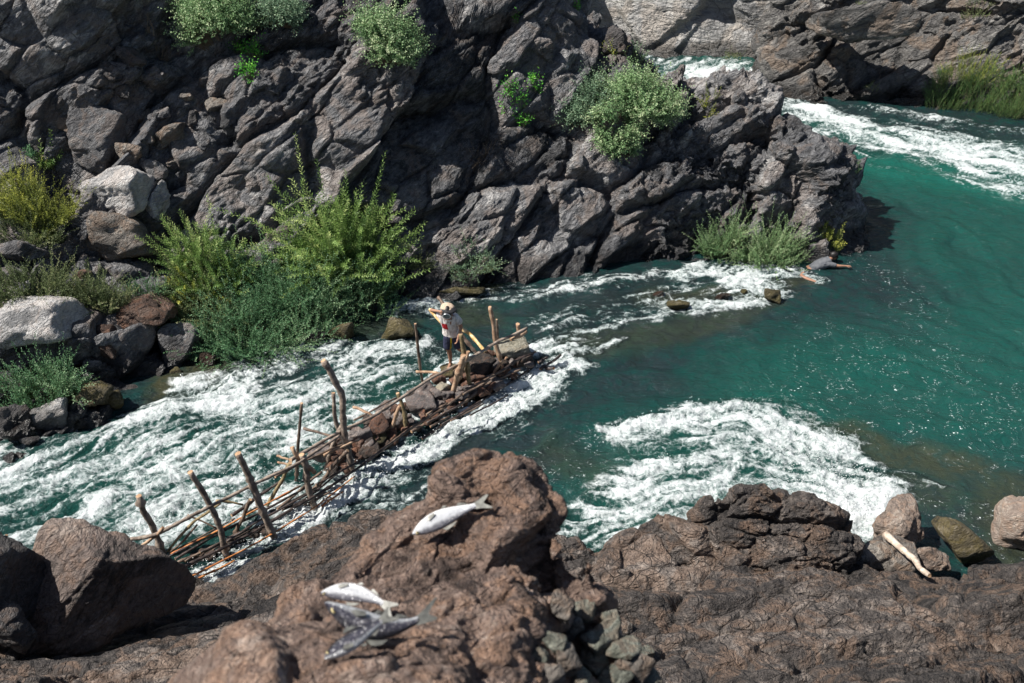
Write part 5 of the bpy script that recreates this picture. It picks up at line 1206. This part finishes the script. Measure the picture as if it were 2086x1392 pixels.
def fish(label, ph, pt, mat, seed, bend=0.0, up=-1, cut=1.0, lift=.08, roll=0.0, zoff=0.0, hs=1.0):
    """lies on its side from the head pixel to the tail pixel on the outcrop"""
    a = hit(*ph); b = hit(*pt); da = depth_of(a); b = at_d(pt[0], pt[1], min(max(depth_of(b), da - .12), da + .22)); a = a + [0, 0, lift + zoff]; b = b + [0, 0, lift + zoff]
    x = Vector(b - a); L = x.length / cut; x.normalize()
    nrm = Vector((0, -.45, .9)); nrm = (nrm - x * nrm.dot(x)).normalized(); y = nrm.cross(x) * up
    rot = Matrix.Rotation(roll, 3, x); nrm = rot @ nrm; y = rot @ y
    root = empty('fish', a, label, 'fish', None)
    def tr(p):     # p: along, dorsal, thickness in metres; bend in the plane of the body
        s = p[:, 0] / L; yy_ = p[:, 1] + bend * L * (s * (s - 1)) * 4 * .25
        return p[:, :1] * np.array(x) + yy_[:, None] * np.array(y) + p[:, 2:3] * np.array(nrm)
    S_ = np.array([0, .015, .04, .09, .16, .25, .36, .48, .60, .70, .78, .835]); Hh = np.array([.008, .022, .040, .066, .094, .114, .120, .106, .080, .056, .038, .034]) * hs; Th = np.array([.01, .022, .034, .048, .058, .062, .06, .052, .038, .026, .017, .012])
    s = np.linspace(0, .835, 34); h = np.interp(s, S_, Hh) * L; th_ = np.interp(s, S_, Th) * L; n = 20
    ang = np.linspace(0, 2 * PI, n, endpoint=False)
    V = np.stack([np.repeat(s[:, None] * L, n, 1), np.sin(ang)[None] * h[:, None] * np.where(np.sin(ang) < 0, 1.08, .95)[None], np.cos(ang)[None] * th_[:, None]], 2).reshape(-1, 3)
    gill = np.exp(-((np.repeat(s, n) - .185 - .02 * np.tile(np.sin(ang) ** 2, len(s))) / .008) ** 2); V[:, 2] *= 1 - .12 * gill
    dv = np.tile(np.sin(ang), len(s))
    F = [(i * n + j_, i * n + (j_ + 1) % n, (i + 1) * n + (j_ + 1) % n, (i + 1) * n + j_) for i in range(33) for j_ in range(n)]
    F = np.array(F)
    me = mesh_np('body', tr(V), F, True, {'dv': dv}); link('body', me, mat, root)
    def fin(name, pts, thick=.0025):
        P = np.array(pts, float) * L; k = len(P)
        T = np.concatenate([P + [0, 0, thick], P - [0, 0, thick]]); T = tr(T)
        me = bpy.data.meshes.new(name); fs = [tuple(range(k)), tuple(range(k, 2 * k))[::-1]] + [(i, i + k, (i + 1) % k + k, (i + 1) % k) for i in range(k)]
        me.from_pydata([tuple(v) for v in T], [], fs); return link(name, me, F_FIN, root)
    fin('tail_fin', [(.82, .04, 0), (.88, .055, .004), (1.0, .10, .012), (1.02, .09, .012), (.945, .015, .004), (.94, 0, .002), (.945, -.015, 0), (1.03, -.085, -.004), (1.01, -.10, -.004), (.88, -.055, 0), (.82, -.04, 0)])
    fin('dorsal_fin', [(.36, .12, 0), (.40, .16, .008), (.44, .155, .008), (.50, .14, .004), (.55, .10, 0)])
    fin('anal_fin', [(.62, -.08, 0), (.64, -.11, .006), (.68, -.10, .006), (.75, -.06, 0)])
    fin('pectoral_fin', [(.21, -.05, .062), (.25, -.02, .072), (.34, -.06, .07), (.33, -.09, .068), (.25, -.08, .066)])
    fin('pelvic_fin', [(.42, -.11, .01), (.46, -.145, .012), (.50, -.135, .012), (.50, -.125, .01)])
    v, f = ico(2); e = np.array([.062, .028 * hs, .036]) * L
    ey = link('eye', mesh_np('eye', tr(v * .019 * L * np.array([1, 1, .4]) + e), f), F_EYER, root)
    link('pupil', mesh_np('pupil', tr(v * .011 * L * np.array([1, 1, .5]) + e + [0, 0, .0055 * L / .4]), f), F_EYE, ey)
    v, f = ico(2)
    return root
fish('bright silver fish lying alone on the upper part of the brown outcrop', (842, 1112), (996, 1046), F_LIGHT, 1, bend=.12, up=-1)
fish('silver fish whose head rests across the dark fish, upper one of the pile', (662, 1262), (808, 1300), F_LIGHT, 2, bend=.35, up=-1, zoff=.085, hs=.95)
fish('dark purple backed fish bent over the others in the lower pile', (668, 1278), (888, 1288), F_DARK, 3, bend=-.75, up=-1, zoff=.05)
fish('silver fish at the bottom of the pile with only its head showing', (662, 1354), (800, 1262), F_DARK, 4, bend=0, up=1, zoff=-.05, hs=.85)
#SPLIT4
